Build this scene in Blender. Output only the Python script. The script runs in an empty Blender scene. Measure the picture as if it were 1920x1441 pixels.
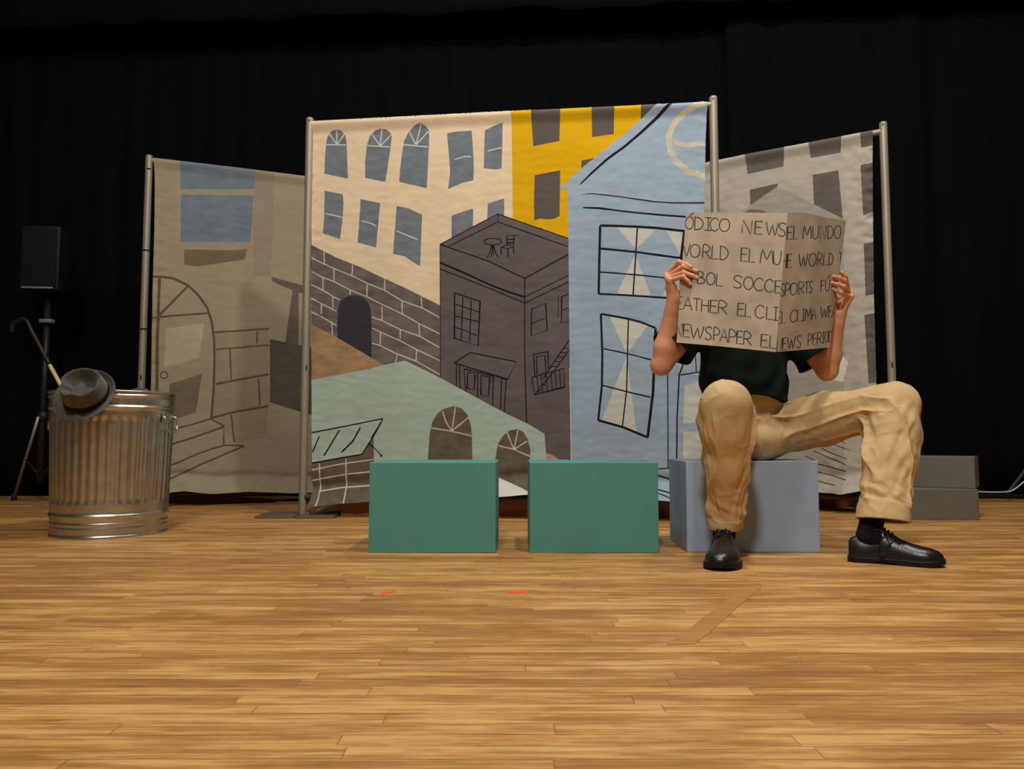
import bpy, bmesh, math, random
import numpy as np
from mathutils import Vector, Matrix, noise
from mathutils.geometry import delaunay_2d_cdt

# ------------------------------------------------------------------ camera
sc = bpy.context.scene
COL = sc.collection
F_PX, HZ, CAM_H = 1420.0, 820.0, 0.41          # focal length in pixels, horizon row, lens height (m)
PITCH = math.atan((HZ - 720.5) / F_PX)
cam = bpy.data.objects.new('camera', bpy.data.cameras.new('camera'))
COL.objects.link(cam)
cam.location = (0, 0, CAM_H)
cam.rotation_euler = (math.pi / 2 + PITCH, 0, 0)
cam.data.sensor_width = 36.0
cam.data.lens = F_PX / 1920.0 * 36.0
cam.data.clip_start = 0.02
sc.camera = cam

# ------------------------------------------------------------------ world, lights, exposure
sc.view_settings.view_transform = 'Standard'
sc.view_settings.look = 'None'
sc.view_settings.gamma = 1.0
sc.view_settings.use_curve_mapping = False
sc.view_settings.exposure = 0.0
w = bpy.data.worlds.new('World'); sc.world = w; w.use_nodes = True
bgn = w.node_tree.nodes['Background']
bgn.inputs[0].default_value = (1.0, 0.92, 0.8, 1); bgn.inputs[1].default_value = 0.04

def area(name, loc, target, power, size, color):
    l = bpy.data.lights.new(name, 'AREA'); l.energy = power; l.size = size; l.color = color
    l.shape = 'DISK'
    o = bpy.data.objects.new(name, l); COL.objects.link(o)
    o.location = loc
    o.rotation_euler = (Vector(target) - Vector(loc)).to_track_quat('-Z', 'Y').to_euler()
    o['kind'] = 'structure'
    return o
WARM = (1.0, 0.955, 0.89)
area('work_light', (0.75, 1.75, 4.6), (0.75, 2.9, 0.3), 76, 0.22, WARM)
area('work_light', (2.1, 2.5, 4.6), (1.2, 2.9, 0.2), 46, 0.22, WARM)
area('work_light', (-1.3, 1.9, 4.6), (-0.6, 2.6, 0.0), 26, 0.3, WARM)
area('work_light', (-0.5, -1.4, 4.6), (0.4, 1.9, 0.3), 150, 0.5, WARM)

# ------------------------------------------------------------------ picture <-> place
CP, SP = math.cos(PITCH), math.sin(PITCH)
def ray(px, py):
    x = (px - 960.0) / F_PX; y = -(py - 720.5) / F_PX
    return Vector((x, CP - y * SP, SP + y * CP))
def P(px, py, Y):                       # the place seen at a pixel, at distance Y
    d = ray(px, py); t = Y / d.y
    return Vector((d.x * t, Y, CAM_H + d.z * t))
def FL(px, py, z=0.0):                  # the place seen at a pixel, on the floor
    d = ray(px, py); t = (z - CAM_H) / d.z
    return Vector((d.x * t, d.y * t, z))

# ------------------------------------------------------------------ materials
def lin(c):
    out = []
    for v in c[:3]:
        v = v / 255.0
        out.append(v / 12.92 if v <= 0.04045 else ((v + 0.055) / 1.055) ** 2.4)
    return out
def rgb(c, g=1.0):
    return tuple(min(0.95, v * g) for v in lin(c)) + (1.0,)
def mat(name, col, rough=0.7, metal=0.0, var=0.12, scale=8.0, stretch=(1, 1, 1), bump=0.0, bscale=60.0, spec=0.3, var2=0.0, sheen=0.0):
    m = bpy.data.materials.new(name); m.use_nodes = True
    nt = m.node_tree; N = nt.nodes; L = nt.links
    b = N['Principled BSDF']
    b.inputs['Roughness'].default_value = rough; b.inputs['Metallic'].default_value = metal
    b.inputs['Specular IOR Level'].default_value = spec
    if sheen: b.inputs['Sheen Weight'].default_value = sheen
    tc = N.new('ShaderNodeTexCoord'); mp = N.new('ShaderNodeMapping'); mp.inputs['Scale'].default_value = stretch
    L.new(tc.outputs['Object'], mp.inputs['Vector'])
    nz = N.new('ShaderNodeTexNoise'); nz.inputs['Scale'].default_value = scale; nz.inputs['Detail'].default_value = 5
    nz.inputs['Roughness'].default_value = 0.6
    L.new(mp.outputs[0], nz.inputs['Vector'])
    rp = N.new('ShaderNodeMapRange'); rp.inputs['From Min'].default_value = 0.3; rp.inputs['From Max'].default_value = 0.7
    rp.inputs['To Min'].default_value = 1 - var; rp.inputs['To Max'].default_value = 1 + var
    L.new(nz.outputs['Fac'], rp.inputs['Value'])
    mx = N.new('ShaderNodeMix'); mx.data_type = 'RGBA'; mx.blend_type = 'MULTIPLY'; mx.inputs['Factor'].default_value = 1.0
    mx.inputs['A'].default_value = col
    L.new(rp.outputs[0], mx.inputs['B'])
    L.new(mx.outputs['Result'], b.inputs['Base Color'])
    if bump:
        n2 = N.new('ShaderNodeTexNoise'); n2.inputs['Scale'].default_value = bscale; n2.inputs['Detail'].default_value = 4
        L.new(tc.outputs['Object'], n2.inputs['Vector'])
        bp = N.new('ShaderNodeBump'); bp.inputs['Strength'].default_value = bump; bp.inputs['Distance'].default_value = 0.004
        L.new(n2.outputs['Fac'], bp.inputs['Height']); L.new(bp.outputs[0], b.inputs['Normal'])
    return m

# ------------------------------------------------------------------ object helpers
def link(o, parent=None):
    COL.objects.link(o)
    if parent is not None: o.parent = parent
    return o
def tag(o, label=None, cat=None, group=None, kind=None):
    if label: o['label'] = label
    if cat: o['category'] = cat
    if group: o['group'] = group
    if kind: o['kind'] = kind
    return o
def empty(name, loc, label=None, cat=None, group=None):
    o = bpy.data.objects.new(name, None); o.empty_display_size = 0.05
    o.location = loc; COL.objects.link(o)
    return tag(o, label, cat, group)
def wloc(o):
    v = Vector((0, 0, 0))
    while o is not None:
        v = v + Vector(o.location); o = o.parent
    return v
def mesh(name, verts, faces, mats, parent=None, midx=None, smooth=True, origin=None):
    """world-space verts -> one mesh object (origin at the parent's, or at `origin`)"""
    off = wloc(parent) if parent is not None else Vector((0, 0, 0))
    org = Vector(origin) if origin is not None else off
    V = np.asarray([tuple(v) for v in verts], dtype=float) - np.array(org)
    me = bpy.data.meshes.new(name)
    me.from_pydata([tuple(v) for v in V], [], [tuple(int(i) for i in f) for f in faces])
    for m in (mats if isinstance(mats, (list, tuple)) else [mats]): me.materials.append(m)
    if midx is not None: me.polygons.foreach_set('material_index', np.asarray(midx, dtype=np.int32))
    me.polygons.foreach_set('use_smooth', np.full(len(me.polygons), smooth))
    me.update()
    o = bpy.data.objects.new(name, me)
    o.location = org - off
    return link(o, parent)
def bm_obj(name, bm, mats, parent=None, smooth=True, origin=None, sharp=None):
    bmesh.ops.recalc_face_normals(bm, faces=bm.faces)
    off = wloc(parent) if parent is not None else Vector((0, 0, 0))
    org = Vector(origin) if origin is not None else off
    bmesh.ops.translate(bm, verts=bm.verts, vec=-org)
    me = bpy.data.meshes.new(name); bm.to_mesh(me); bm.free()
    for m in (mats if isinstance(mats, (list, tuple)) else [mats]): me.materials.append(m)
    me.polygons.foreach_set('use_smooth', np.full(len(me.polygons), smooth))
    if smooth and sharp is not None: me.set_sharp_from_angle(angle=math.radians(sharp))
    o = bpy.data.objects.new(name, me); o.location = org - off
    return link(o, parent)
def add_box(bm, c, s, rz=0.0, bev=0.0, M=None, seg=2):
    r = bmesh.ops.create_cube(bm, size=1.0)
    vs = r['verts']
    bmesh.ops.scale(bm, verts=vs, vec=s)
    if bev:
        es = list({e for v in vs for e in v.link_edges})
        rb = bmesh.ops.bevel(bm, geom=es, offset=bev, segments=seg, affect='EDGES', profile=0.5)
        vs = list({v for f in rb['faces'] for v in f.verts} | {v for v in vs if v.is_valid})
    mm = Matrix.Translation(Vector(c)) @ Matrix.Rotation(rz, 4, 'Z')
    if M is not None: mm = M
    bmesh.ops.transform(bm, matrix=mm, verts=vs)
    return vs
def add_tube(bm, pts, rad, seg=12, cap=True):
    pts = [Vector(p) for p in pts]
    n = len(pts)
    if not isinstance(rad, (list, tuple)): rad = [rad] * n
    prev = None; rings = []
    for i, p in enumerate(pts):
        t = (pts[min(i + 1, n - 1)] - pts[max(i - 1, 0)]).normalized()
        if prev is None:
            a = Vector((0, 0, 1)) if abs(t.z) < 0.9 else Vector((1, 0, 0))
            u = t.cross(a).normalized()
        else:
            u = (prev - t * prev.dot(t)).normalized()
        prev = u; v = t.cross(u)
        rings.append([bm.verts.new(p + (u * math.cos(2 * math.pi * k / seg) + v * math.sin(2 * math.pi * k / seg)) * rad[i]) for k in range(seg)])
    for a, b in zip(rings, rings[1:]):
        for k in range(seg):
            bm.faces.new((a[k], a[(k + 1) % seg], b[(k + 1) % seg], b[k]))
    if cap:
        bm.faces.new(rings[0][::-1]); bm.faces.new(rings[-1])
def smooth_path(pts, n=8):
    pts = [Vector(p) for p in pts]; out = []
    for i in range(len(pts) - 1):
        p0 = pts[max(i - 1, 0)]; p1 = pts[i]; p2 = pts[i + 1]; p3 = pts[min(i + 2, len(pts) - 1)]
        for k in range(n):
            t = k / n
            out.append(0.5 * ((2 * p1) + (p2 - p0) * t + (2 * p0 - 5 * p1 + 4 * p2 - p3) * t * t + (3 * p1 - p0 - 3 * p2 + p3) * t ** 3))
    out.append(pts[-1]); return out
def add_lathe(bm, prof, seg, c, close=False):
    rings = []
    for r, z in prof:
        rings.append([bm.verts.new((c[0] + r * math.cos(2 * math.pi * k / seg), c[1] + r * math.sin(2 * math.pi * k / seg), c[2] + z)) for k in range(seg)])
    for a, b in zip(rings, rings[1:]):
        for k in range(seg):
            bm.faces.new((a[k], a[(k + 1) % seg], b[(k + 1) % seg], b[k]))
    if close:
        bm.faces.new(rings[0][::-1]); bm.faces.new(rings[-1])

# ------------------------------------------------------------------ floor
def floor_material():
    m = bpy.data.materials.new('strip_wood_floor'); m.use_nodes = True
    nt = m.node_tree; N = nt.nodes; L = nt.links; b = N['Principled BSDF']
    def math_(op, a, c=None, clamp=False):
        n = N.new('ShaderNodeMath'); n.operation = op; n.use_clamp = clamp
        for i, v in enumerate((a, c)):
            if v is None: continue
            if isinstance(v, (int, float)): n.inputs[i].default_value = v
            else: L.new(v, n.inputs[i])
        return n.outputs[0]
    def comb(x, y, z=0.0):
        n = N.new('ShaderNodeCombineXYZ')
        for i, v in enumerate((x, y, z)):
            if isinstance(v, (int, float)): n.inputs[i].default_value = v
            else: L.new(v, n.inputs[i])
        return n.outputs[0]
    def noise_(v, scale, detail=4, rough=0.55):
        n = N.new('ShaderNodeTexNoise'); n.inputs['Scale'].default_value = scale; n.inputs['Detail'].default_value = detail
        n.inputs['Roughness'].default_value = rough; L.new(v, n.inputs['Vector']); return n.outputs['Fac']
    def rng(v, a, c, d, e):
        n = N.new('ShaderNodeMapRange'); L.new(v, n.inputs['Value'])
        for k, x in zip(('From Min', 'From Max', 'To Min', 'To Max'), (a, c, d, e)): n.inputs[k].default_value = x
        return n.outputs[0]
    tc = N.new('ShaderNodeTexCoord'); sp = N.new('ShaderNodeSeparateXYZ'); L.new(tc.outputs['Object'], sp.inputs[0])
    X, Y = sp.outputs[0], sp.outputs[1]
    ys = math_('DIVIDE', Y, 0.040); row = math_('FLOOR', ys); fy = math_('FRACT', ys)
    wn = N.new('ShaderNodeTexWhiteNoise'); wn.noise_dimensions = '1D'; L.new(row, wn.inputs['W'])
    xs = math_('DIVIDE', math_('ADD', X, math_('MULTIPLY', wn.outputs['Value'], 7.3)), 0.62)
    colm = math_('FLOOR', xs); fx = math_('FRACT', xs)
    wn2 = N.new('ShaderNodeTexWhiteNoise'); wn2.noise_dimensions = '2D'; L.new(comb(row, colm), wn2.inputs['Vector'])
    rnd = wn2.outputs['Value']
    gv = comb(math_('MULTIPLY', X, 4.0), math_('MULTIPLY', Y, 60.0), math_('MULTIPLY', rnd, 40.0))
    grain = noise_(gv, 1.0, 6, 0.65)
    gv2 = comb(math_('MULTIPLY', X, 7.0), math_('MULTIPLY', Y, 190.0), math_('MULTIPLY', rnd, 17.0))
    fine = noise_(gv2, 1.0, 3, 0.6)
    blot = noise_(tc.outputs['Object'], 1.7, 4, 0.6)
    wear = noise_(comb(math_('MULTIPLY', X, 1.4), math_('MULTIPLY', Y, 9.0)), 1.0, 5, 0.65)
    tone = math_('ADD', math_('ADD', math_('ADD', 0.035, math_('MULTIPLY', rnd, 0.15)), math_('ADD', 0.06, math_('MULTIPLY', grain, 0.63))), math_('ADD', math_('MULTIPLY', fine, 0.34), math_('MULTIPLY', wear, 0.42)))
    patch = noise_(comb(math_('MULTIPLY', X, 5.0), math_('MULTIPLY', Y, 22.0), 7.7), 1.0, 5, 0.7)
    tone = math_('ADD', tone, math_('MULTIPLY', math_('SUBTRACT', patch, 0.5), 0.5))
    ramp = N.new('ShaderNodeValToRGB'); e = ramp.color_ramp.elements
    e[0].position = 0.50; e[0].color = rgb((116, 74, 38)); e[1].position = 1.14; e[1].color = rgb((212, 164, 98))
    k = ramp.color_ramp.elements.new(0.84); k.color = rgb((172, 121, 63))
    e2 = rng(tone, 0.0, 1.73, 0.0, 1.73)
    L.new(math_('DIVIDE', tone, 1.0), ramp.inputs[0])
    # seams between strips and at strip ends
    dy = math_('MINIMUM', fy, math_('SUBTRACT', 1.0, fy)); dx = math_('MULTIPLY', math_('MINIMUM', fx, math_('SUBTRACT', 1.0, fx)), 21.0)
    gap = rng(math_('MINIMUM', dy, dx), 0.015, 0.06, 0.62, 1.0)
    sm = noise_(comb(math_('MULTIPLY', X, 1.1), math_('MULTIPLY', Y, 26.0), 3.3), 1.0, 3)
    gapm = math_('MAXIMUM', gap, rng(sm, 0.42, 0.60, 0.0, 1.0))
    tick = rng(noise_(comb(math_('MULTIPLY', X, 10.0), math_('MULTIPLY', Y, 75.0), 1.9), 1.0, 4, 0.7), 0.60, 0.70, 1.0, 0.66)
    gapm = math_('MULTIPLY', gapm, tick)
    dark = math_('MULTIPLY', gapm, rng(blot, 0.3, 0.7, 0.90, 1.07))
    # pale scratches
    sv = N.new('ShaderNodeMapping'); sv.inputs['Rotation'].default_value = (0, 0, 0.9); sv.inputs['Scale'].default_value = (1.5, 42, 1)
    L.new(tc.outputs['Object'], sv.inputs['Vector']); scr = rng(noise_(sv.outputs[0], 1.0, 2), 0.70, 0.76, 0.0, 0.16)
    mx = N.new('ShaderNodeMix'); mx.data_type = 'RGBA'; mx.blend_type = 'MULTIPLY'; mx.inputs['Factor'].default_value = 1
    L.new(ramp.outputs[0], mx.inputs['A']); L.new(dark, mx.inputs['B'])
    m2 = N.new('ShaderNodeMix'); m2.data_type = 'RGBA'; m2.inputs['B'].default_value = rgb((205, 165, 110))
    L.new(scr, m2.inputs['Factor']); L.new(mx.outputs['Result'], m2.inputs['A'])
    L.new(m2.outputs['Result'], b.inputs['Base Color'])
    L.new(rng(wear, 0.3, 0.7, 0.42, 0.62), b.inputs['Roughness'])
    b.inputs['Specular IOR Level'].default_value = 0.35
    bp = N.new('ShaderNodeBump'); bp.inputs['Strength'].default_value = 0.35; bp.inputs['Distance'].default_value = 0.002
    L.new(math_('ADD', gapm, math_('MULTIPLY', grain, 0.6)), bp.inputs['Height']); L.new(bp.outputs[0], b.inputs['Normal'])
    return m
bm = bmesh.new(); add_box(bm, (0, 2.0, -0.05), (13, 10.0, 0.1))
tag(bm_obj('floor', bm, floor_material(), smooth=False), kind='structure')

# ------------------------------------------------------------------ black drapes
M_BLACK = mat('black_velour', rgb((13, 13, 17), 0.6), rough=0.95, var=0.35, scale=5, stretch=(2, 2, 0.15), spec=0.1)
M_WALL = mat('black_wall', rgb((20, 20, 22)), rough=0.9)
def curtain(name, x0, x1, y, zb0, zb1, zt, seed, label, amp=0.045, wl=0.34):
    rnd = random.Random(seed); n = int((x1 - x0) / 0.02); nz = 16
    ph = [(rnd.uniform(0.6, 1.8) * wl, rnd.uniform(0, 6.28), rnd.uniform(0.3, 1)) for _ in range(4)]
    V = []; Fc = []
    for j in range(nz + 1):
        t = j / nz
        for i in range(n + 1):
            x = x0 + (x1 - x0) * i / n
            zb = zb0 + (zb1 - zb0) * i / n
            q = sum(a * math.sin(2 * math.pi * x / l_ + p + 0.25 * math.sin(t * 4 + p)) for l_, p, a in ph) / 2.0
            V.append((x, y + amp * q * (1.0 - 0.35 * t), zb + (zt - zb) * t))
    for j in range(nz):
        for i in range(n):
            a = j * (n + 1) + i
            Fc.append((a, a + 1, a + n + 2, a + n + 1))
    o = mesh(name, V, Fc, M_BLACK, origin=((x0 + x1) / 2, y, 0))
    md = o.modifiers.new('cloth', 'SOLIDIFY'); md.thickness = 0.006; md.offset = 1
    return tag(o, label, 'curtain')
XS = P(1388, 600, 5.25).x
curtain('stage_curtain', -6.3, XS + 0.04, 5.36, 0.015, 0.015, 4.6, 3, 'wide black stage curtain hanging behind the left and middle painted backdrops')
curtain('stage_curtain', XS - 0.05, 6.3, 5.27, 0.015, 0.015, 4.6, 8, 'black stage curtain hanging behind the right painted backdrop and grey blocks')
curtain('curtain_valance', -6.3, 6.3, 5.08, 3.14, 3.62, 4.7, 5, 'black valance hanging across the top in front of the curtains', 0.03, 0.8)
bm = bmesh.new(); add_box(bm, (0, 6.0, 2.4), (13, 0.1, 4.8))
tag(bm_obj('wall_back', bm, M_WALL, smooth=False), kind='structure')

# ------------------------------------------------------------------ painted canvas engine
def inpoly(pts, poly):
    x = pts[:, 0]; y = pts[:, 1]; r = np.zeros(len(pts), bool)
    n = len(poly)
    for i in range(n):
        x1, y1 = poly[i]; x2, y2 = poly[(i + 1) % n]
        if y1 == y2: continue
        c = ((y1 > y) != (y2 > y)) & (x < (x2 - x1) * (y - y1) / (y2 - y1) + x1)
        r ^= c
    return r
def crop(ox, oy, s):
    return lambda pts: [(ox + x / s, oy + y / s) for x, y in pts]
def stroke(pts, wd):
    """polyline in pixels -> quads, width wd pixels (number or list)"""
    n = len(pts); P_ = [Vector(p) for p in pts]
    ws = wd if isinstance(wd, (list, tuple)) else [wd] * n
    if len(ws) != n: ws = [ws[0] + (ws[-1] - ws[0]) * i / (n - 1) for i in range(n)]
    Lf, Rt = [], []
    for i in range(n):
        t = (P_[min(i + 1, n - 1)] - P_[max(i - 1, 0)])
        t = t.normalized() if t.length > 1e-9 else Vector((1, 0))
        nrm = Vector((-t.y, t.x))
        k = 1.0
        if 0 < i < n - 1:
            a = (P_[i] - P_[i - 1]).normalized(); c = abs(Vector((-a.y, a.x)).dot(nrm)); k = min(1.6, 1 / max(c, 0.3))
        e = 0.0
        Lf.append(P_[i] + nrm * ws[i] * 0.5 * k); Rt.append(P_[i] - nrm * ws[i] * 0.5 * k)
    return [[tuple(Lf[i]), tuple(Lf[i + 1]), tuple(Rt[i + 1]), tuple(Rt[i])] for i in range(n - 1)]
def ell(c, rx, ry, n=18, a0=0.0, a1=2 * math.pi):
    return [(c[0] + rx * math.cos(a0 + (a1 - a0) * i / n), c[1] + ry * math.sin(a0 + (a1 - a0) * i / n)) for i in range(n + 1)]
class Paint:
    def __init__(self): self.layers = []; self.mats = []
    def idx(self, m):
        if m not in self.mats: self.mats.append(m)
        return self.mats.index(m)
    def poly(self, m, pts): self.layers.append((self.idx(m), list(pts)))
    def line(self, m, pts, wd):
        for q in stroke(pts, wd): self.layers.append((self.idx(m), q))
def painted_sheet(paint, base, outline, to_uv, step, place):
    """cut the outline into faces along every painted shape; returns verts, tris, material index"""
    paint.idx(base)
    O = [to_uv(p) for p in outline]
    lo = np.min(O, axis=0); hi = np.max(O, axis=0)
    def dense(q):                             # long edges get extra points so that they follow the hang of the cloth
        r = []
        for (x1, y1), (x2, y2) in zip(q, q[1:] + q[:1]):
            n = max(1, int(math.hypot(x2 - x1, y2 - y1) / (step * 0.9)))
            r += [(x1 + (x2 - x1) * i / n, y1 + (y2 - y1) * i / n) for i in range(n)]
        return r
    Od = dense(O)
    V = [Vector(p) for p in Od]; E = [(i, (i + 1) % len(Od)) for i in range(len(Od))]
    polys = []
    for mi, pts in paint.layers:
        uv = [to_uv(p) for p in pts]; polys.append((mi, uv))
        uv = dense(uv); k = len(V); V += [Vector(p) for p in uv]; E += [(k + i, k + (i + 1) % len(uv)) for i in range(len(uv))]
    gx = np.arange(lo[0] + step * 0.37, hi[0], step); gy = np.arange(lo[1] + step * 0.41, hi[1], step)
    G = np.stack(np.meshgrid(gx, gy, indexing='ij'), -1).reshape(-1, 2)
    G[:, 0] += ((np.arange(len(G)) * 7919) % 13 - 6) * step * 0.012
    G = G[inpoly(G, O)]
    V += [Vector((a, b)) for a, b in G]
    res = delaunay_2d_cdt(V, E, [], 0, 1e-5)
    rv = np.array([tuple(v) for v in res[0]]); tr = np.array([f for f in res[2] if len(f) == 3])
    cen = rv[tr].mean(axis=1)
    keep = inpoly(cen, O); tr = tr[keep]; cen = cen[keep]
    mi = np.full(len(tr), paint.idx(base))
    for m_, uv in polys:
        a = np.min(uv, axis=0); b = np.max(uv, axis=0)
        sel = np.where((cen[:, 0] >= a[0]) & (cen[:, 0] <= b[0]) & (cen[:, 1] >= a[1]) & (cen[:, 1] <= b[1]))[0]
        if len(sel): mi[sel[inpoly(cen[sel], uv)]] = m_
    used = np.unique(tr); remap = np.full(len(rv), -1); remap[used] = np.arange(len(used))
    return place(rv[used]), remap[tr], mi, O
class Plane:
    def __init__(self, a, b):
        self.o = Vector((a[0], a[1])); d = Vector((b[0], b[1])) - self.o
        self.L = d.length; self.u = d / self.L; self.n = Vector((self.u.y, -self.u.x))      # n looks at the audience
    def uv(self, p):
        d = ray(*p); c = Vector((0, 0)) - self.o
        t = -c.dot(self.n) / (d.x * self.n.x + d.y * self.n.y)
        q = Vector((d.x * t, d.y * t)) - self.o
        return (q.dot(self.u), CAM_H + d.z * t)
    def xyz(self, u, v, off=0.0):
        return Vector((self.o.x + self.u.x * u + self.n.x * off, self.o.y + self.u.y * u + self.n.y * off, v))
def nz2(u, v, s, seed=0.0):
    return np.array([noise.noise(Vector((a * s, b * s, seed))) for a, b in zip(u, v)])
def sstep(a, b, x):
    t = np.clip((x - a) / (b - a), 0, 1); return t * t * (3 - 2 * t)
def canvas(name, label, pl, outline, paint, base, seed, folds, nt, nbot, bottom_curl=0.065, edge_wr=0.006):
    ext = {}
    def place(uv):
        u, v = uv[:, 0], uv[:, 1]
        O = np.array([pl.uv(p) for p in outline])
        top = np.array(sorted(map(tuple, O[:nt]))); bot = np.array(sorted(map(tuple, O[nbot[0]:nbot[1]])))
        s = np.interp(u, top[:, 0], top[:, 1]) - v; r = v - np.interp(u, bot[:, 0], bot[:, 1])
        R = 0.021
        off = np.where(s < R, R * np.sqrt(np.clip(1 - ((s - R) / R) ** 2, 0, 1)), R * (1 - np.clip((s - R) / 0.050, 0, 1)))
        body = sstep(0.06, 0.25, s)
        for (uc, wd, amp, v0, v1) in folds:          # soft hanging folds
            off = off + amp * np.exp(-((u - uc - 0.02 * np.sin(v * 3)) / wd) ** 2) * sstep(v0, v0 + 0.35, v) * (1 - sstep(v1 - 0.3, v1, v)) * body
        off = off + 0.006 * nz2(u, v, 2.2, seed) * body
        # crumple: ridged noise, stronger by the side hems and the foot
        side = np.exp(-np.minimum(u - u.min(), u.max() - u) / 0.07) + 1.5 * np.exp(-r / 0.08) + 0.13
        rg = 1 - np.abs(nz2(u * 0.7 + v * 0.5, v * 1.3 - u * 0.5, 16.0, seed + 4)) * 2.2
        off = off + edge_wr * side * np.clip(rg, -0.6, 1) * sstep(0.02, 0.10, s)
        off = off + 0.0016 * np.clip(1 - np.abs(nz2(u * 0.35, v * 1.6, 14.0, seed + 9)) * 5, 0, 1) * body
        # foot of the cloth swells over the lower pipe
        c = np.clip(1 - r / 0.085, 0, 1)
        off = off + bottom_curl * c ** 1.5 * (0.75 + 0.7 * nz2(u, v * 0, 7.0, seed + 2)) - 0.012 * np.exp(-((r - 0.10) / 0.02) ** 2)
        x = pl.o.x + pl.u.x * u + pl.n.x * off; y = pl.o.y + pl.u.y * u + pl.n.y * off
        return np.stack([x, y, v], -1)
    V, T, mi, O = painted_sheet(paint, base, outline, pl.uv, 0.0125, place)
    org = pl.xyz(pl.L / 2, 0.0)
    o = mesh(name, V, T, paint.mats, midx=mi, origin=org)
    # make every face look at the audience
    me = o.data; me.update()
    nrm = np.empty(len(me.polygons) * 3); me.polygons.foreach_get('normal', nrm)
    if (nrm.reshape(-1, 3) @ np.array((pl.n.x, pl.n.y, 0))).mean() < 0: me.flip_normals()
    md = o.modifiers.new('cloth', 'SOLIDIFY'); md.thickness = 0.0012; md.offset = -1; md.use_rim = False
    return tag(o, label, 'backdrop')

CL = dict(rough=0.85, bump=0.25, bscale=55, spec=0.15)
def pm(name, c, g=1.0, var=0.06, scale=9, stretch=(1, 1, 2.2), **k):
    d = dict(CL); d.update(k)
    return mat(name, rgb(c, g), var=var, scale=scale, stretch=stretch, **d)
GC = 1.0
m_cream = pm('cream_paint', (222, 201, 168))
m_yellow = pm('yellow_paint', (214, 166, 4), var=0.05)
m_dkwin = pm('umber_window_paint', (92, 84, 77))
m_slate = pm('slate_window_paint', (112, 120, 127), var=0.16, scale=14)
m_line = pm('pale_line_paint', (205, 200, 190))
m_stone = pm('stone_wall_paint', (105, 97, 93), var=0.28, scale=9)
m_mortar = pm('mortar_line_paint', (200, 188, 172))
m_navy = pm('archway_paint', (54, 53, 60))
m_tan = pm('tan_paint', (160, 130, 95), var=0.22)
m_dark = pm('charcoal_house_paint', (98, 89, 89), var=0.14, scale=6)
m_ink = pm('black_brush_line', (24, 22, 23), var=0.05)
m_sage = pm('sage_green_paint', (166, 184, 172), var=0.05)
m_taupe = pm('taupe_window_paint', (100, 91, 77), var=0.22, scale=14)
m_blue = pm('pale_blue_paint', (150, 168, 184), var=0.09, scale=5)
m_ring = pm('beige_ring_paint', (190, 184, 160), var=0.1)
m_drape = pm('window_drape_paint', (196, 194, 182), var=0.05)
m_pink = pm('pinkish_paint', (176, 140, 120))
m_raw = pm('bare_canvas', (205, 205, 195))

A = crop(560, 180, 4.5024); B = crop(940, 170, 4.3636); C3 = crop(560, 480, 4.5024); D = crop(800, 400, 2.8833)
E5 = crop(560, 660, 3.84); F6 = crop(1040, 380, 2.4833)

# ---- middle backdrop
base_l = FL(567, 967)
pole_h = P(573, 221, base_l.y).z
d_ = ray(1337, 181); t_ = (pole_h - CAM_H) / d_.z
base_r = Vector((d_.x * t_, d_.y * t_, 0))
PL_M = Plane(base_l, base_r)
p = Paint()
p.poly(m_yellow, B([(83, 60), (1500, 20), (1150, 240), (475, 800), (560, 800), (560, 1250), (92, 1070)]))
for q in ([(240, 60), (487, 60), (480, 250), (475, 412), (262, 455), (250, 300)], [(738, 50), (925, 50), (920, 357), (742, 380)],
          [(1140, 30), (1400, 30), (1140, 245)], [(655, 572), (760, 552), (655, 640)],
          [(272, 690), (482, 650), (476, 1025), (430, 1048), (370, 1052), (320, 1045), (270, 1060), (266, 900)]):
    p.poly(m_dkwin, B(q))
for q in ([(217, 655), (222, 520), (232, 400), (245, 340), (280, 300), (325, 285), (365, 297), (395, 335), (405, 400), (410, 540), (415, 697)],
          [(560, 690), (560, 560), (575, 420), (600, 340), (640, 295), (690, 278), (740, 282), (775, 310), (787, 340), (770, 480), (750, 620), (735, 725)],
          [(852, 728), (858, 620), (875, 470), (890, 380), (930, 300), (985, 250), (1030, 230), (1075, 255), (1100, 290), (1102, 380), (1095, 560), (1083, 780)],
          [(1252, 315), (1330, 300), (1460, 292), (1468, 400), (1478, 540), (1480, 620), (1475, 712), (1380, 735), (1320, 760), (1263, 788), (1280, 640), (1270, 500)],
          [(1572, 290), (1640, 255), (1722, 225), (1718, 420), (1712, 610), (1655, 620), (1562, 608), (1566, 450)],
          [(218, 797), (290, 812), (370, 828), (378, 900), (372, 1020), (350, 1207), (205, 1158), (215, 1000)],
          [(522, 868), (690, 905), (680, 1010), (655, 1280), (498, 1235), (512, 1040)],
          [(830, 930), (930, 950), (1043, 1003), (1035, 1200), (1025, 1435), (950, 1390), (900, 1355), (800, 1335), (815, 1130)],
          [(1293, 1010), (1390, 975), (1475, 950), (1470, 1130), (1290, 1230)], [(1597, 905), (1733, 862), (1735, 1040), (1590, 1070)]):
    p.poly(m_slate, A(q))
for q in ([(228, 410), (398, 412)], [(322, 405), (262, 325)], [(322, 405), (323, 288)], [(328, 405), (388, 318)],
          [(580, 418), (770, 430)], [(688, 422), (622, 325)], [(688, 422), (703, 280)], [(690, 422), (778, 330)],
          [(880, 410), (1092, 432)], [(990, 412), (935, 300)], [(990, 412), (1035, 238)], [(992, 412), (1095, 298)],
          [(1318, 537), (1400, 512), (1455, 512)], [(1597, 462), (1712, 435)], [(220, 990), (372, 1022)],
          [(532, 1055), (600, 1070), (655, 1095)], [(830, 1140), (900, 1170), (1005, 1212)]):
    p.line(m_line, A(q), 2.0)
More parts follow.
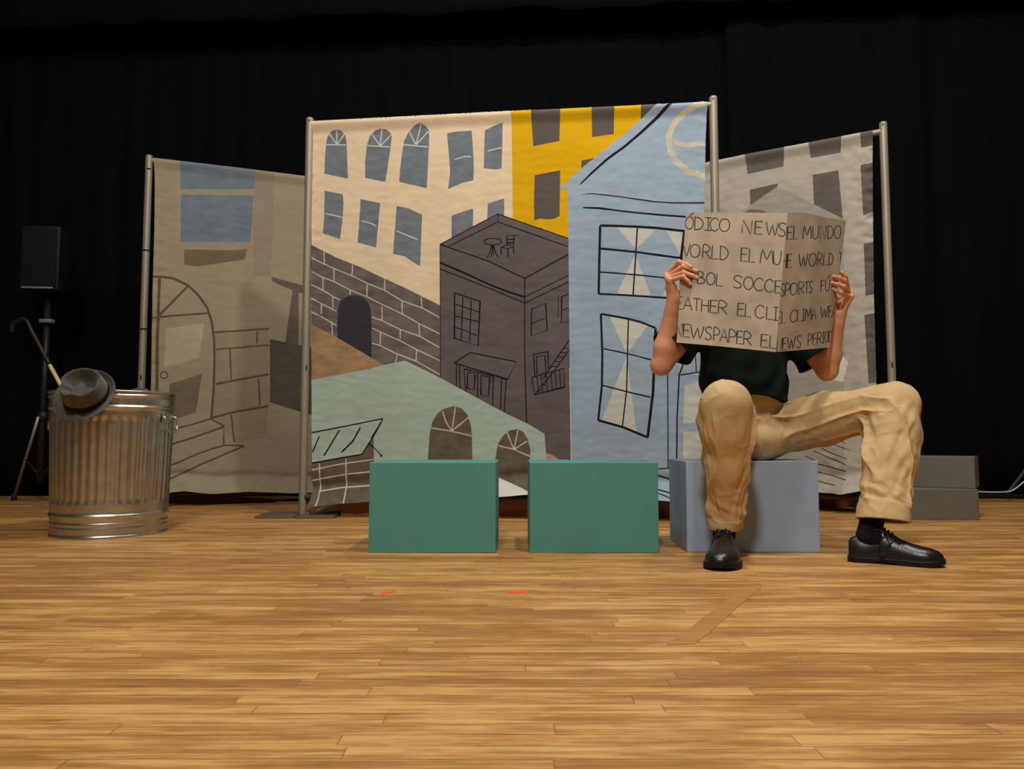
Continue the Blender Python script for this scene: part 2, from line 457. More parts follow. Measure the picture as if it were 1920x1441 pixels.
p.poly(m_stone, C3([(60, -120), (310, 8), (520, 92), (720, 187), (935, 285), (1050, 345), (1200, 416), (1200, 1030), (905, 885), (720, 940), (60, 560)]))
for q in ([(98, 8), (200, 60), (300, 105), (450, 165), (580, 230), (720, 285), (870, 375), (1050, 440), (1190, 518)],
          [(98, 125), (205, 180), (300, 215), (435, 285), (580, 345), (700, 405), (880, 490), (1010, 565), (1190, 655)],
          [(98, 235), (210, 290), (290, 340), (350, 370)], [(615, 512), (705, 545), (860, 620), (1020, 675), (1190, 772)],
          [(98, 350), (190, 400), (320, 465)], [(620, 605), (700, 645), (860, 715), (1000, 790), (1190, 880)],
          [(98, 465), (200, 515), (320, 585)], [(620, 735), (690, 755), (830, 825), (990, 885), (1195, 1000)],
          [(214, -40), (217, 62)], [(455, 72), (452, 158)], [(727, 187), (727, 285)], [(1033, 345), (1042, 432)], [(298, 110), (300, 210)],
          [(577, 240), (577, 338)], [(873, 375), (877, 490)], [(207, 185), (208, 290)], [(435, 287), (435, 325)], [(703, 425), (705, 540)],
          [(1015, 570), (1022, 668)], [(290, 345), (290, 438)], [(860, 625), (860, 695)], [(193, 402), (193, 490)], [(693, 645), (690, 750)],
          [(997, 790), (993, 878)], [(280, 570), (285, 665)], [(838, 822), (820, 895)]):
    p.line(m_mortar, C3(q), 1.9)
p.poly(m_navy, C3([(328, 760), (327, 560), (335, 450), (350, 380), (400, 345), (470, 328), (530, 340), (580, 380), (605, 430), (615, 520), (617, 900)]))
p.poly(m_tan, C3([(60, 550), (105, 575), (330, 690), (617, 858), (720, 918), (700, 980), (60, 1070)]))
p.poly(m_dark, D([(72, 167), (385, 0), (800, 144), (800, 1400), (640, 1400), (500, 1180), (75, 920)]))
for q, wd in (([(72, 167), (385, 2), (765, 135)], 1.3), ([(120, 178), (385, 45), (765, 180)], 1.4), ([(385, 2), (385, 45)], 1.2),
          ([(72, 167), (180, 205), (330, 255), (530, 350), (765, 222)], 1.7), ([(72, 265), (200, 320), (350, 388), (450, 425), (528, 450)], 2.6),
          ([(72, 300), (300, 388), (530, 483)], 1.6), ([(530, 450), (765, 335)], 1.4), ([(530, 483), (770, 368)], 1.4),
          ([(530, 350), (528, 700), (540, 1138)], 1.5), ([(72, 167), (72, 400), (76, 890)], 1.0),
          ([(150, 428), (288, 475), (278, 716), (150, 675), (150, 428)], 1.7), ([(195, 450), (187, 690)], 1.5), ([(240, 468), (232, 698)], 1.5),
          ([(155, 490), (283, 532)], 1.5), ([(152, 553), (280, 585)], 1.5), ([(150, 613), (200, 630), (270, 660)], 1.5),
          ([(567, 517), (643, 485), (652, 632), (565, 660), (567, 517)], 1.5), ([(567, 595), (643, 563)], 1.4),
          ([(770, 432), (730, 450), (728, 595), (770, 585)], 1.4), ([(733, 522), (770, 510)], 1.2), ([(712, 440), (710, 560)], 0.9),
          ([(150, 808), (235, 752), (487, 802), (437, 897), (150, 808)], 1.7), ([(162, 815), (162, 935)], 1.4), ([(177, 820), (180, 945)], 1.4),
          ([(405, 890), (398, 1060)], 1.5), ([(430, 897), (418, 1075)], 1.5), ([(212, 965), (203, 840), (360, 880), (357, 1040)], 1.5),
          ([(277, 862), (275, 995)], 1.5), ([(222, 858), (263, 866), (257, 955), (220, 945), (222, 858)], 1.4),
          ([(295, 875), (342, 885), (333, 992), (293, 980), (295, 875)], 1.4),
          ([(585, 880), (577, 762), (655, 747), (660, 850)], 1.5), ([(592, 775), (640, 768), (645, 855), (597, 870), (592, 775)], 1.3),
          ([(568, 885), (742, 838), (745, 938), (583, 980), (568, 885)], 1.6), ([(595, 878), (605, 972)], 1.2), ([(618, 872), (628, 965)], 1.2),
          ([(645, 865), (652, 960)], 1.2), ([(670, 858), (680, 953)], 1.2), ([(695, 850), (702, 948)], 1.2), ([(718, 845), (725, 942)], 1.2),
          ([(655, 850), (770, 685)], 1.5), ([(690, 850), (770, 738)], 1.5), ([(672, 828), (704, 828)], 1.1), ([(690, 800), (722, 801)], 1.1),
          ([(705, 777), (740, 776)], 1.1), ([(722, 752), (757, 752)], 1.1), ([(740, 728), (768, 730)], 1.1), ([(690, 850), (583, 980)], 1.5),
          ([(655, 850), (630, 895), (655, 880)], 1.2), ([(605, 930), (640, 925), (625, 950), (600, 965)], 1.2),
          (ell((357, 152), 48, 18), 1.4), ([(352, 170), (340, 215), (325, 240)], 1.5), ([(355, 170), (350, 235)], 1.3), ([(358, 170), (362, 228)], 1.3),
          ([(360, 170), (372, 212), (387, 238)], 1.5), ([(432, 118), (434, 172)], 1.6), ([(473, 120), (468, 180)], 1.6), ([(432, 120), (500, 116)], 1.2),
          ([(437, 140), (470, 138)], 1.8), ([(435, 158), (470, 158)], 1.8), ([(400, 182), (440, 168), (470, 178), (440, 190), (400, 182)], 1.4),
          ([(402, 185), (402, 222)], 1.5), ([(440, 190), (438, 238)], 1.6), ([(468, 180), (470, 215)], 1.4)):
    p.line(m_ink, D(q), wd * 1.3)
p.poly(m_sage, E5([(40, 210), (520, 118), (615, 92), (770, 62), (880, 120), (1030, 190), (1250, 310), (1480, 435), (1640, 510), (1770, 588), (1783, 760), (1790, 1150), (40, 1150)]))
p.poly(m_pink, E5([(1783, 725), (1830, 740), (1870, 768), (1985, 900), (1785, 900)]))
p.poly(m_raw, E5([(600, 990), (1430, 900), (1660, 985), (1800, 1000), (1800, 1150), (600, 1150)]))  # bare canvas, painted paler for the light its curled foot catches
p.poly(m_taupe, E5([(928, 900), (930, 780), (935, 700), (945, 580), (965, 500), (1000, 440), (1050, 405), (1120, 388), (1175, 405), (1215, 450), (1240, 530), (1248, 600), (1250, 780), (1250, 900)]))
p.poly(m_taupe, E5([(1405, 890), (1415, 780), (1425, 700), (1440, 650), (1470, 600), (1520, 562), (1575, 553), (1620, 575), (1650, 630), (1668, 700), (1665, 780), (1658, 1000), (1600, 970), (1443, 905)]))
for q in ([(955, 545), (1100, 568), (1245, 602)], [(1102, 565), (1060, 500), (1037, 425)], [(1104, 565), (1130, 392)], [(1108, 563), (1222, 470)],
          [(1440, 672), (1550, 700), (1665, 750)], [(1548, 698), (1500, 578)], [(1550, 698), (1578, 560)], [(1553, 698), (1643, 640)]):
    p.line(m_mortar, E5(q), 2.2)
p.poly(m_taupe, E5([(40, 800), (455, 735), (540, 610), (540, 800), (560, 800), (600, 1150), (40, 1150)]))
p.poly(m_sage, E5([(60, 586), (605, 478), (455, 735), (60, 805)]))
for q, wd in (([(80, 582), (350, 530), (608, 478)], 2.4), ([(608, 478), (560, 570), (455, 735)], 2.2), ([(595, 500), (520, 620)], 1.6), ([(455, 735), (300, 762), (80, 800)], 2.6),
          ([(150, 605), (100, 720)], 2.2), ([(293, 560), (240, 650), (182, 745)], 2.6), ([(443, 543), (390, 640), (308, 720)], 3.0), ([(500, 655), (545, 690), (595, 742)], 1.8),
          (ell((594, 745), 6, 5, 8), 2.0)):
    p.line(m_ink, E5(q), wd)
for q in ([(80, 850), (300, 805), (535, 772)], [(80, 926), (160, 910), (340, 878), (560, 855)], [(150, 1000), (300, 975), (570, 955)], [(150, 800), (158, 1150)], [(340, 765), (343, 1080)]):
    p.line(m_mortar, E5(q), 2.4)
p.poly(m_blue, [(1047.7, 354), (1088.9, 316.7), (1169, 252.5), (1236, 193), (1270, 150), (1380, 150), (1380, 1000), (1074, 1000), (1071, 900), (1070, 859), (1068, 662), (1065, 380), (1064.9, 354)])
p.line(m_raw, [(1068.3, 690), (1070.2, 800), (1071, 862)], 1.3)
p.line(m_ring, B([(1675, 112), (1590, 130), (1500, 180), (1415, 265), (1370, 370), (1382, 490), (1440, 590), (1540, 665), (1680, 705)]), 11)
p.line(m_ring, B([(1412, 400), (1435, 430), (1470, 442), (1560, 440), (1690, 425)]), [3, 7, 9, 9, 9])
for q, wd in (([(645, 768), (740, 675), (870, 560), (1000, 465), (1140, 345), (1280, 215), (1390, 105), (1430, 60)], [2, 4, 4.5, 4.5, 5, 6, 6, 6]),
          ([(660, 850), (740, 845), (1000, 875), (1250, 908), (1400, 918), (1690, 920)], [1, 2, 2, 2.6, 2.6, 2.8]),
          ([(668, 957), (800, 965), (1000, 990), (1250, 1012), (1690, 1045)], [2.5, 4, 3, 3.5, 3.5])):
    p.line(m_ink, B(q), wd)
for q in ([(285, 113), (480, 118), (378, 215)], [(375, 240), (450, 435), (290, 425)], [(515, 125), (602, 133), (588, 245)], [(530, 370), (500, 440), (600, 445)],
          [(255, 530), (340, 548), (435, 572), (335, 700)], [(335, 715), (380, 1066), (218, 1014)],
          [(605, 850), (665, 838), (710, 850), (710, 1020), (598, 1025)], [(598, 1065), (710, 1060), (710, 1195), (598, 1195)]):
    p.poly(m_drape, F6(q))
for q, wd in (([(212, 108), (380, 112), (480, 118), (620, 133)], 3.8), ([(212, 108), (208, 260), (205, 425)], 3.6), ([(205, 425), (370, 433), (620, 448)], 3.0),
          ([(215, 215), (380, 230), (480, 243), (600, 258)], 3.2), ([(205, 323), (370, 335), (610, 358)], 2.2), ([(385, 115), (375, 280), (365, 430)], 2.2), ([(604, 130), (588, 262), (590, 440)], 4.0),
          ([(215, 518), (340, 540), (400, 555), (470, 583)], 3.0), ([(215, 518), (222, 700), (220, 850), (203, 1012)], 3.2), ([(203, 1012), (320, 1045), (433, 1092)], 3.6),
          ([(228, 680), (340, 703), (465, 735)], 2.0), ([(222, 850), (330, 878), (445, 905)], 2.2), ([(343, 545), (335, 870), (315, 1042)], 2.0), ([(470, 585), (458, 880), (433, 1092)], 4.0),
          ([(525, 700), (527, 900), (528, 1235)], 1.7), ([(470, 1240), (528, 1235), (560, 1243)], 1.7), ([(620, 720), (603, 740), (580, 800), (570, 1000), (568, 1235)], 2.2),
          ([(585, 802), (655, 790), (720, 785)], 1.8), ([(655, 705), (660, 790)], 1.5), ([(460, 1262), (545, 1290), (700, 1310)], 2.0), ([(460, 1328), (560, 1355)], 2.0), ([(470, 1345), (560, 1382)], 1.6)):
    p.line(m_ink, F6(q), wd * 1.25)
out_m = [(581.5, 227.5), (700, 221.5), (830, 214.8), (959, 208), (1060, 203.5), (1160, 198.5), (1250, 194.2), (1326, 190.3),
         (1323, 260), (1320.5, 400), (1321, 600), (1322, 800), (1322, 942),
         (1262, 939), (1234, 936), (1100, 931), (1040, 927), (992, 925.5), (935, 930), (800, 934), (690, 939), (640, 943), (586.5, 948), (585, 868), (584, 600), (584.5, 350), (583.5, 260)]
canvas('painted_backdrop', 'tall middle painted canvas with yellow, cream and blue houses', PL_M, out_m, p, m_cream, 1.0,
       [(0.5, 0.10, 0.006, 0.3, 2.0), (1.1, 0.14, -0.006, 0.2, 1.9), (1.62, 0.12, 0.007, 0.3, 2.0)], 8, (12, 23), edge_wr=0.005)

# ---- left backdrop
def top_base(px, py, hz):
    d = ray(px, py); t = (hz - CAM_H) / d.z
    return Vector((d.x * t, d.y * t, 0))
lt = pole_h
lb0 = top_base(280, 291, lt)
lb1 = top_base(600, 333, lt - 0.035)
PL_L = Plane(lb0, lb1)
G7 = crop(250, 280, 4.0029); H8 = crop(250, 600, 4.0029)
m_gr = pm('greige_paint', (160, 148, 122), var=0.05, scale=4)
m_gr2 = pm('greige_brick_paint', (155, 139, 114), var=0.06)
m_mauve = pm('mauve_shading_band', (152, 137, 118), var=0.05)
m_wblue = pm('grey_blue_window_paint', (116, 128, 140), var=0.14, scale=11)
m_slab = pm('brown_slab_paint', (120, 104, 82), var=0.12)
m_beam = pm('brown_beam_paint', (108, 96, 85), var=0.14)
m_dwall = pm('dark_wall_paint', (92, 83, 74), var=0.18, scale=9)
m_bline = pm('brown_brush_line', (100, 85, 67), var=0.08)
m_lpan = pm('pale_door_panel_paint', (181, 170, 142), var=0.06)
m_dpan = pm('dark_door_panel_paint', (118, 106, 86), var=0.18)
p = Paint()
p.poly(m_mauve, G7([(915, 100), (1060, 110), (1045, 620), (1030, 950), (905, 960), (900, 600)]))  # mauve band puts the cloth's vertical shading into the colour
p.poly(m_wblue, G7([(350, 40), (915, 60), (912, 300), (355, 298)]))
p.poly(m_wblue, G7([(357, 340), (902, 345), (895, 520), (875, 695), (355, 695)]))
p.poly(m_slab, G7([(380, 750), (560, 752), (690, 757), (858, 748), (835, 828), (600, 860), (480, 878), (382, 866)]))
p.poly(m_beam, G7([(1040, 955), (1420, 1060), (1420, 1110), (1240, 1075), (1240, 1420), (1235, 1480), (1140, 1450), (1195, 1055), (1040, 990)]))
p.poly(m_gr2, H8([(610, 95), (1020, 65), (1015, 870), (760, 920), (590, 730)]))
p.poly(m_dwall, H8([(1022, 140), (1235, 185), (1420, 220), (1420, 735), (1230, 680), (1022, 615)]))
p.poly(m_lpan, H8([(245, 65), (535, 20), (490, 285), (232, 350)]))
p.poly(m_dpan, H8([(270, 478), (515, 403), (470, 690), (262, 760)]))
for q, wd in ((G7([(120, 955), (200, 955), (300, 968), (410, 1020), (490, 1095), (555, 1190), (590, 1300), (602, 1400)]) + H8([(606, 140), (610, 250), (604, 500), (585, 740)]), [4.5] * 8 + [4.5] * 4),
          (G7([(197, 955), (186, 1280)]) + H8([(180, 140), (176, 600)]), [5.5, 5.5, 6, 6]), (G7([(190, 1250), (410, 1025)]), 4), (G7([(110, 1265), (330, 1245), (555, 1228)]), 3.6),
          (H8(ell((230, 412), 27, 25)), 2.5), (H8([(610, 92), (1022, 65)]), 3.2), (H8([(620, 220), (1020, 188)]), 2.8), (H8([(620, 480), (800, 445), (1015, 408)]), 4),
          (H8([(595, 730), (780, 685), (1015, 645)]), 4), (H8([(930, 85), (928, 175)]), 2.8), (H8([(725, 215), (735, 445)]), 3), (H8([(940, 440), (950, 640)]), 3), (H8([(735, 710), (757, 915)]), 3),
          (H8([(100, 870), (430, 785), (580, 740), (685, 795)]), 3), (H8([(100, 985), (240, 945), (450, 880), (680, 800), (678, 930)]), 3.4),
          (H8([(100, 1160), (235, 1110), (500, 995), (680, 938), (835, 942)]), 3), (H8([(100, 1280), (235, 1210), (500, 1085), (700, 1000), (835, 942)]), 3.2)):
    p.line(m_bline, q, wd)
p.line(m_lpan, H8([(1021, 70), (1023, 500), (1012, 872), (975, 885)]), 0.9)
out_l = [(288.5, 295.5), (400, 308.5), (500, 320.5), (604, 334), (603, 600), (602, 921), (540, 923), (470, 920), (400, 924), (350, 919), (307, 923), (279, 925), (281, 820), (283, 735), (286, 560), (290, 420), (290.5, 340)]
canvas('painted_backdrop', 'left painted canvas with grey-blue window, arched door and stone steps', PL_L, out_l, p, m_gr, 21.0,
       [(0.66, 0.07, 0.016, 0.5, 2.1), (0.47, 0.06, 0.007, 0.4, 1.7), (0.30, 0.09, -0.006, 0.3, 1.8), (0.83, 0.06, -0.008, 0.4, 2.0)], 4, (5, 12), bottom_curl=0.08, edge_wr=0.008)

# ---- right backdrop
rb1 = top_base(1655.5, 229, lt)
rb0 = top_base(1312, 304.5, lt - 0.035)
PL_R = Plane(rb0, rb1)
Rr = crop(1310, 210, 4.1175); K4 = crop(1500, 640, 4.0025)
m_rg = pm('pale_grey_paint', (174, 166, 150), var=0.07, scale=7)
m_rg2 = pm('mid_grey_gable_paint', (158, 151, 138), var=0.08, scale=7)
m_rdk = pm('grey_window_paint', (98, 91, 84), var=0.12)
m_rpan = pm('off_white_panel_paint', (210, 204, 187))
p = Paint()
for q in ([(352, 260), (668, 230), (655, 420), (378, 480)], [(845, 180), (1112, 130), (1095, 315), (865, 355)], [(1246, 100), (1380, 90), (1380, 258), (1255, 275)],
          [(395, 600), (610, 552), (608, 600), (400, 720)], [(880, 485), (1080, 450), (1100, 680), (1115, 840), (890, 720)], [(1250, 410), (1380, 385), (1380, 760), (1270, 800)],
          [(1275, 1018), (1400, 998), (1400, 1400), (1290, 1420)]):
    p.poly(m_rdk, Rr(q))
p.poly(m_rdk, [(1621, 590), (1655, 585), (1656, 716), (1629, 719)])
p.poly(m_rg2, Rr([(330, 765), (610, 575), (640, 590), (1115, 822), (1130, 1500), (1120, 3200), (250, 3200), (260, 820)]))
p.poly(m_rpan, K4([(305, 100), (362, 145), (325, 300), (250, 285)]))
for q, wd in (([(95, 380), (150, 410)], 1.2), ([(100, 820), (240, 880), (345, 925)], 1.6), ([(160, 800), (240, 840), (350, 880)], 1.5), ([(245, 770), (370, 815)], 1.3), ([(300, 745), (350, 765)], 1.2),
          ([(120, 915), (240, 945), (345, 975)], 1.8), ([(120, 975), (240, 1005), (350, 1040)], 1.5), ([(110, 1040), (190, 1060), (270, 1078)], 1.5), ([(40, 860), (110, 890)], 1.4)):
    p.line(m_ink, K4(q), wd)
out_r = [(1306, 308.5), (1322, 305), (1400, 288.5), (1480, 273.5), (1560, 258.5), (1637, 243.5), (1636, 300), (1637, 420), (1639, 560), (1643, 700), (1645, 800), (1647, 925),
         (1614, 919), (1580, 925), (1534, 921), (1450, 922), (1380, 920), (1308, 922), (1307, 600)]
canvas('painted_backdrop', 'right painted canvas with dark grey windows behind the seated person', PL_R, out_r, p, m_rg, 43.0,
       [(0.86, 0.05, 0.010, 0.3, 1.9), (0.55, 0.08, -0.008, 0.3, 1.9), (0.25, 0.06, 0.008, 0.3, 1.9)], 6, (11, 18), edge_wr=0.012)

# ------------------------------------------------------------------ pipe frames
M_PIPE = mat('galvanised_pipe', rgb((152, 144, 126)), rough=0.5, metal=0.35, var=0.1, scale=18, stretch=(1, 1, 0.2), spec=0.4)
M_PIPE2 = mat('dark_pipe', rgb((70, 62, 55)), rough=0.6, metal=0.2, var=0.15)
M_PLATE = mat('steel_plate', rgb((120, 116, 96)), rough=0.4, metal=0.6, var=0.15)
M_HOLE = mat('black_slot', rgb((12, 11, 10)), rough=0.9)
def frame(label, pl, tops, slots, r=0.021, lower=0.14, tight=False):
    root = empty('pipe_frame', pl.xyz(pl.L / 2, 0), label, 'frame', 'pipe frames holding the painted canvases')
    for k, u in enumerate((0.0, pl.L)):
        top = tops[k]
        q = pl.xyz(u, 0)
        bm = bmesh.new(); add_lathe(bm, [(0.006, top), (r * 0.72, top), (r * 0.95, top - 0.004), (r, top - 0.012), (r, 0.012)], 20, (q.x, q.y, 0), close=True)
        po = bm_obj('pole', bm, M_PIPE, root, sharp=50)
        for (kk, zz, ww, hh, side) in slots:
            if kk != k: continue
            bm = bmesh.new()
            ang = math.atan2(-q.y, -q.x) + side
            c = Vector((q.x + (r - 0.0005) * math.cos(ang), q.y + (r - 0.0005) * math.sin(ang), zz))
            add_box(bm, c, (ww, 0.004, hh), rz=ang + math.pi / 2, bev=0.001)
            bm_obj('slot', bm, M_HOLE, po, smooth=False)
        if True:
            for s in ((-1,) if tight and k == 1 else (-1, 1)):
                bm = bmesh.new(); pc = q + Vector((0.104 * s - 0.008, 0.005, 0.006))
                if tight and k == 1: pc = q + Vector((-0.07, 0.10, 0.006))
                add_box(bm, pc, (0.198, 0.26, 0.012), bev=0.002)
                bm_obj('base_plate', bm, M_PLATE, root, smooth=False)
            bm = bmesh.new(); add_lathe(bm, [(0.0, 0.022), (0.006, 0.022), (0.008, 0.018), (0.008, 0.012)], 12, (q.x + 0.035, q.y - 0.03, 0))
            bm_obj('bolt', bm, M_PIPE, root)
    ht0 = pl.topv[0] - 0.020; ht1 = pl.topv[1] - 0.020
    bm = bmesh.new(); add_tube(bm, [pl.xyz(0.0, ht0 + (ht1 - ht0) * -0.0), pl.xyz(pl.L, ht1)], 0.0175, 16)
    bm_obj('crossbar', bm, M_PIPE, root, sharp=50)
    bm = bmesh.new(); add_tube(bm, [pl.xyz(0.0, lower, -0.0), pl.xyz(pl.L, lower, -0.0)], 0.0165, 16)
    bm_obj('lower_crossbar', bm, M_PIPE2, root, sharp=50)
    return root
def topline(pl, a, b):                       # height of the cloth's upper edge extended to both poles
    ua, va = pl.uv(a); ub, vb = pl.uv(b); k = (vb - va) / (ub - ua)
    pl.topv = (va - k * ua, va + k * (pl.L - ua))
topline(PL_M, (581.5, 227.5), (1326, 190.3)); topline(PL_L, (288.5, 295.5), (604, 334)); topline(PL_R, (1306, 308.5), (1637, 243.5))
def zat(pl, px, py): return pl.uv((px, py))[1]
frame('steel pipe frame of the tall middle canvas', PL_M, (pole_h, pole_h),
      [(0, zat(PL_M, 566, 690), 0.006, 0.03, 0.25), (0, zat(PL_M, 571, 229), 0.005, 0.012, -0.2), (1, zat(PL_M, 1337, 188), 0.006, 0.009, 0.05)], lower=0.10)
frame('steel pipe frame of the left canvas, behind the trash can', PL_L, (lt, lt - 0.05),
      [(0, zat(PL_L, 266, 708), 0.007, 0.03, -0.2), (0, zat(PL_L, 273, 470), 0.036, 0.008, 0.0), (0, zat(PL_L, 268, 617), 0.036, 0.009, 0.0), (0, zat(PL_L, 277, 318), 0.022, 0.008, 0.0)], lower=0.075)
frame('steel pipe frame of the right canvas, behind the person', PL_R, (lt - 0.05, lt),
      [(1, zat(PL_R, 1678, 684), 0.007, 0.032, 0.15), (1, zat(PL_R, 1654, 236), 0.007, 0.009, 0.0)], lower=0.085, tight=True)

# wooden battens lying under the cloths
M_BATT = mat('brown_batten', rgb((150, 92, 50)), rough=0.55, var=0.2, scale=5, stretch=(1, 8, 8))
def batten(label, a, b, hgt, dep):
    a = Vector(a); b = Vector(b); c = (a + b) / 2; d = b - a
    bm = bmesh.new(); add_box(bm, (c.x, c.y, hgt / 2), (d.length, dep, hgt), rz=math.atan2(d.y, d.x), bev=0.003)
    tag(bm_obj('wooden_batten', bm, M_BATT, smooth=False, origin=(c.x, c.y, 0)), label, 'batten')
batten('long brown board lying on the floor under the middle canvas', FL(640, 967) + Vector((0, 0.02, 0)), FL(1330, 970) + Vector((0, 0.02, 0)), 0.082, 0.06)
batten('short brown board on the floor under the right canvas', FL(1500, 949) + Vector((0, 0.02, 0)), FL(1630, 950) + Vector((0, 0.02, 0)), 0.05, 0.05)

# ------------------------------------------------------------------ stage blocks
M_TEAL = mat('teal_paint', rgb((86, 148, 138)), rough=0.62, var=0.05, scale=12, bump=0.08, bscale=120)
M_BLK = mat('light_blue_paint', rgb((156, 174, 196)), rough=0.62, var=0.05, scale=12, bump=0.08, bscale=120)
M_GRY = mat('grey_block_paint', rgb((104, 102, 92)), rough=0.65, var=0.06, scale=12, bump=0.08, bscale=120)
def block(x0, x1, y0, hgt, dep, m, label, rz=0.0, pivot=None, zb=0.0, group='wooden stage blocks'):
    bm = bmesh.new()
    c = Vector(((x0 + x1) / 2, y0 + dep / 2, zb + hgt / 2))
    add_box(bm, c, (x1 - x0, dep, hgt), bev=0.0025)
    if rz:
        q = Vector(pivot)
        bmesh.ops.transform(bm, matrix=Matrix.Translation(q) @ Matrix.Rotation(rz, 4, 'Z') @ Matrix.Translation(-q), verts=bm.verts)
        c = Matrix.Translation(q) @ Matrix.Rotation(rz, 4, 'Z') @ Matrix.Translation(-q) @ c
    return tag(bm_obj('stage_block', bm, m, smooth=False, origin=(c.x, c.y, zb)), label, 'block', group)
yf = FL(960, 1036.5).y
zt = P(960, 866.5, yf).z
BX_H = zt
block(P(690.5, 1000, yf).x, P(929.5, 1000, yf).x, yf, BX_H, 0.335, M_TEAL, 'teal wooden block nearest the trash can, first of the row', rz=math.radians(-0.8), pivot=(P(929.5, 1000, yf).x, yf, 0))
block(P(993, 1000, yf).x, P(1235.5, 1000, yf).x, yf, BX_H, 0.335, M_TEAL, 'teal wooden block in the middle of the row, beside the light blue block')
yb = FL(960, 1034.5).y
BLUE_T = P(960, 864.5, yb).z
block(P(1288, 1000, yb).x, P(1535, 1000, yb).x, yb, BLUE_T, 0.34, M_BLK, 'light blue wooden block the person sits on', rz=math.radians(-1.5), pivot=(P(1288, 1000, yb).x, yb, 0))
yg = FL(1770, 975).y; gh = P(1770, 917, yg).z
block(P(1702, 950, yg).x, P(1836, 950, yg).x, yg, gh, 0.20, M_GRY, 'lower grey block of the stack by the black curtain', group='low grey stage blocks')
d_ = ray(1829.5, 916); t_ = (gh + 0.001 - CAM_H) / d_.z; gc = Vector((d_.x * t_, d_.y * t_, gh + 0.001))
block(gc.x - 0.36, gc.x, gc.y, P(1828, 856, gc.y).z - gh - 0.001, 0.215, M_GRY, 'upper grey block turned askew on top of the lower grey one', rz=math.radians(-36), pivot=gc, zb=gh + 0.001, group='low grey stage blocks')

# ------------------------------------------------------------------ floor marks
M_TAPE = mat('orange_tape', rgb((235, 98, 45)), rough=0.6)
M_TANT = mat('tan_tape', rgb((176, 124, 68)), rough=0.5, var=0.16, scale=6, stretch=(1, 6, 1))
def tape(pts, m, label, name='floor_tape', group=None):
    bm = bmesh.new(); vs = []
    q = [FL(*p_, z=0.0004) for p_ in pts]
    lo_ = [bm.verts.new(v) for v in q]; up_ = [bm.verts.new(v + Vector((0, 0, 0.0006))) for v in q]
    bm.faces.new(lo_[::-1]); bm.faces.new(up_)
    for i in range(len(q)):
        j = (i + 1) % len(q); bm.faces.new((lo_[i], lo_[j], up_[j], up_[i]))
    c = sum(q, Vector()) / len(q)
    tag(bm_obj(name, bm, m, smooth=False, origin=(c.x, c.y, 0)), label, 'tape', group)
tape([(713, 1111.5), (716, 1109), (741, 1107), (743, 1109), (724, 1112), (716, 1115)], M_TAPE, 'orange tape mark on the floor in front of the first teal block')
tape([(948, 1108), (990, 1106), (991, 1110), (984, 1114), (981, 1111), (950, 1111.5)], M_TAPE, 'orange tape mark on the floor in front of the gap between teal blocks')
tape([(472, 1012.5), (484, 1011.5), (486, 1013), (479, 1015)], M_TAPE, 'tiny orange tape mark on the floor beside the trash can')
tape([(1250, 1208), (1300, 1172), (1385, 1106), (1428, 1101), (1385, 1136), (1330, 1186), (1302, 1207)], M_TANT, 'slanted tan tape strip on the floor in front of the light blue block')

# ------------------------------------------------------------------ trash can
M_GALV = mat('galvanised_steel', rgb((200, 196, 186)), rough=0.33, metal=1.0, var=0.14, scale=22, stretch=(1, 1, 1))
tcx = P(209, 900, 3.32).x; tcy = 3.32
CAN_H = P(209, 738, tcy - 0.0).z
root = empty('trash_can', (tcx, tcy, 0), 'ribbed galvanised steel trash can standing left of the left canvas', 'trash can')
NS = 352
RT, RB = 0.246, 0.226
def can_r(z): return RB + (RT - RB) * z / CAN_H
def bead(z, z0, w_, a): return a * math.exp(-((z - z0) / w_) ** 2)
bm = bmesh.new(); rings = []
zs = sorted(set([0.0, 0.002] + [CAN_H * i / 200 for i in range(201)]))
for z in zs:
    base = can_r(z) + bead(z, 0.535, 0.007, 0.006) + bead(z, 0.583, 0.005, 0.005) + bead(z, 0.088, 0.007, 0.005) - bead(z, 0.064, 0.004, 0.003) - bead(z, 0.045, 0.004, 0.002) + bead(z, 0.004, 0.005, 0.004)
    kz = (min(1, max(0, (z - 0.135) / 0.02)) * min(1, max(0, (0.50 - z) / 0.02)))
    ring = []
    for k in range(NS):
        th = 2 * math.pi * k / NS
        sq = math.tanh(2.4 * math.cos(44 * th)) / math.tanh(2.4)
        wob = 0.0012 * math.sin(3 * th + 5 * z) + 0.0010 * math.sin(7 * th + 9 * z)
        r_ = base + wob - kz * 0.0035 * (1 - sq) * 0.5
        ring.append(bm.verts.new((tcx + r_ * math.cos(th), tcy + r_ * math.sin(th), z)))
    rings.append(ring)
for a, b in zip(rings, rings[1:]):
    for k in range(NS): bm.faces.new((a[k], a[(k + 1) % NS], b[(k + 1) % NS], b[k]))
can = bm_obj('body', bm, M_GALV, root)
md = can.modifiers.new('sheet', 'SOLIDIFY'); md.thickness = 0.0012; md.offset = -1
bm = bmesh.new(); add_lathe(bm, [(0.0, 0.018), (RB - 0.004, 0.018), (RB - 0.003, 0.022), (0.0, 0.022)], 64, (tcx, tcy, 0))
bm_obj('bottom', bm, M_GALV, root)
bm = bmesh.new()
add_tube(bm, [(tcx + (RT + 0.002) * math.cos(t), tcy + (RT + 0.002) * math.sin(t), CAN_H) for t in [2 * math.pi * i / 120 for i in range(121)]], 0.0055, 10, cap=False)
bm_obj('rim', bm, M_GALV, root)
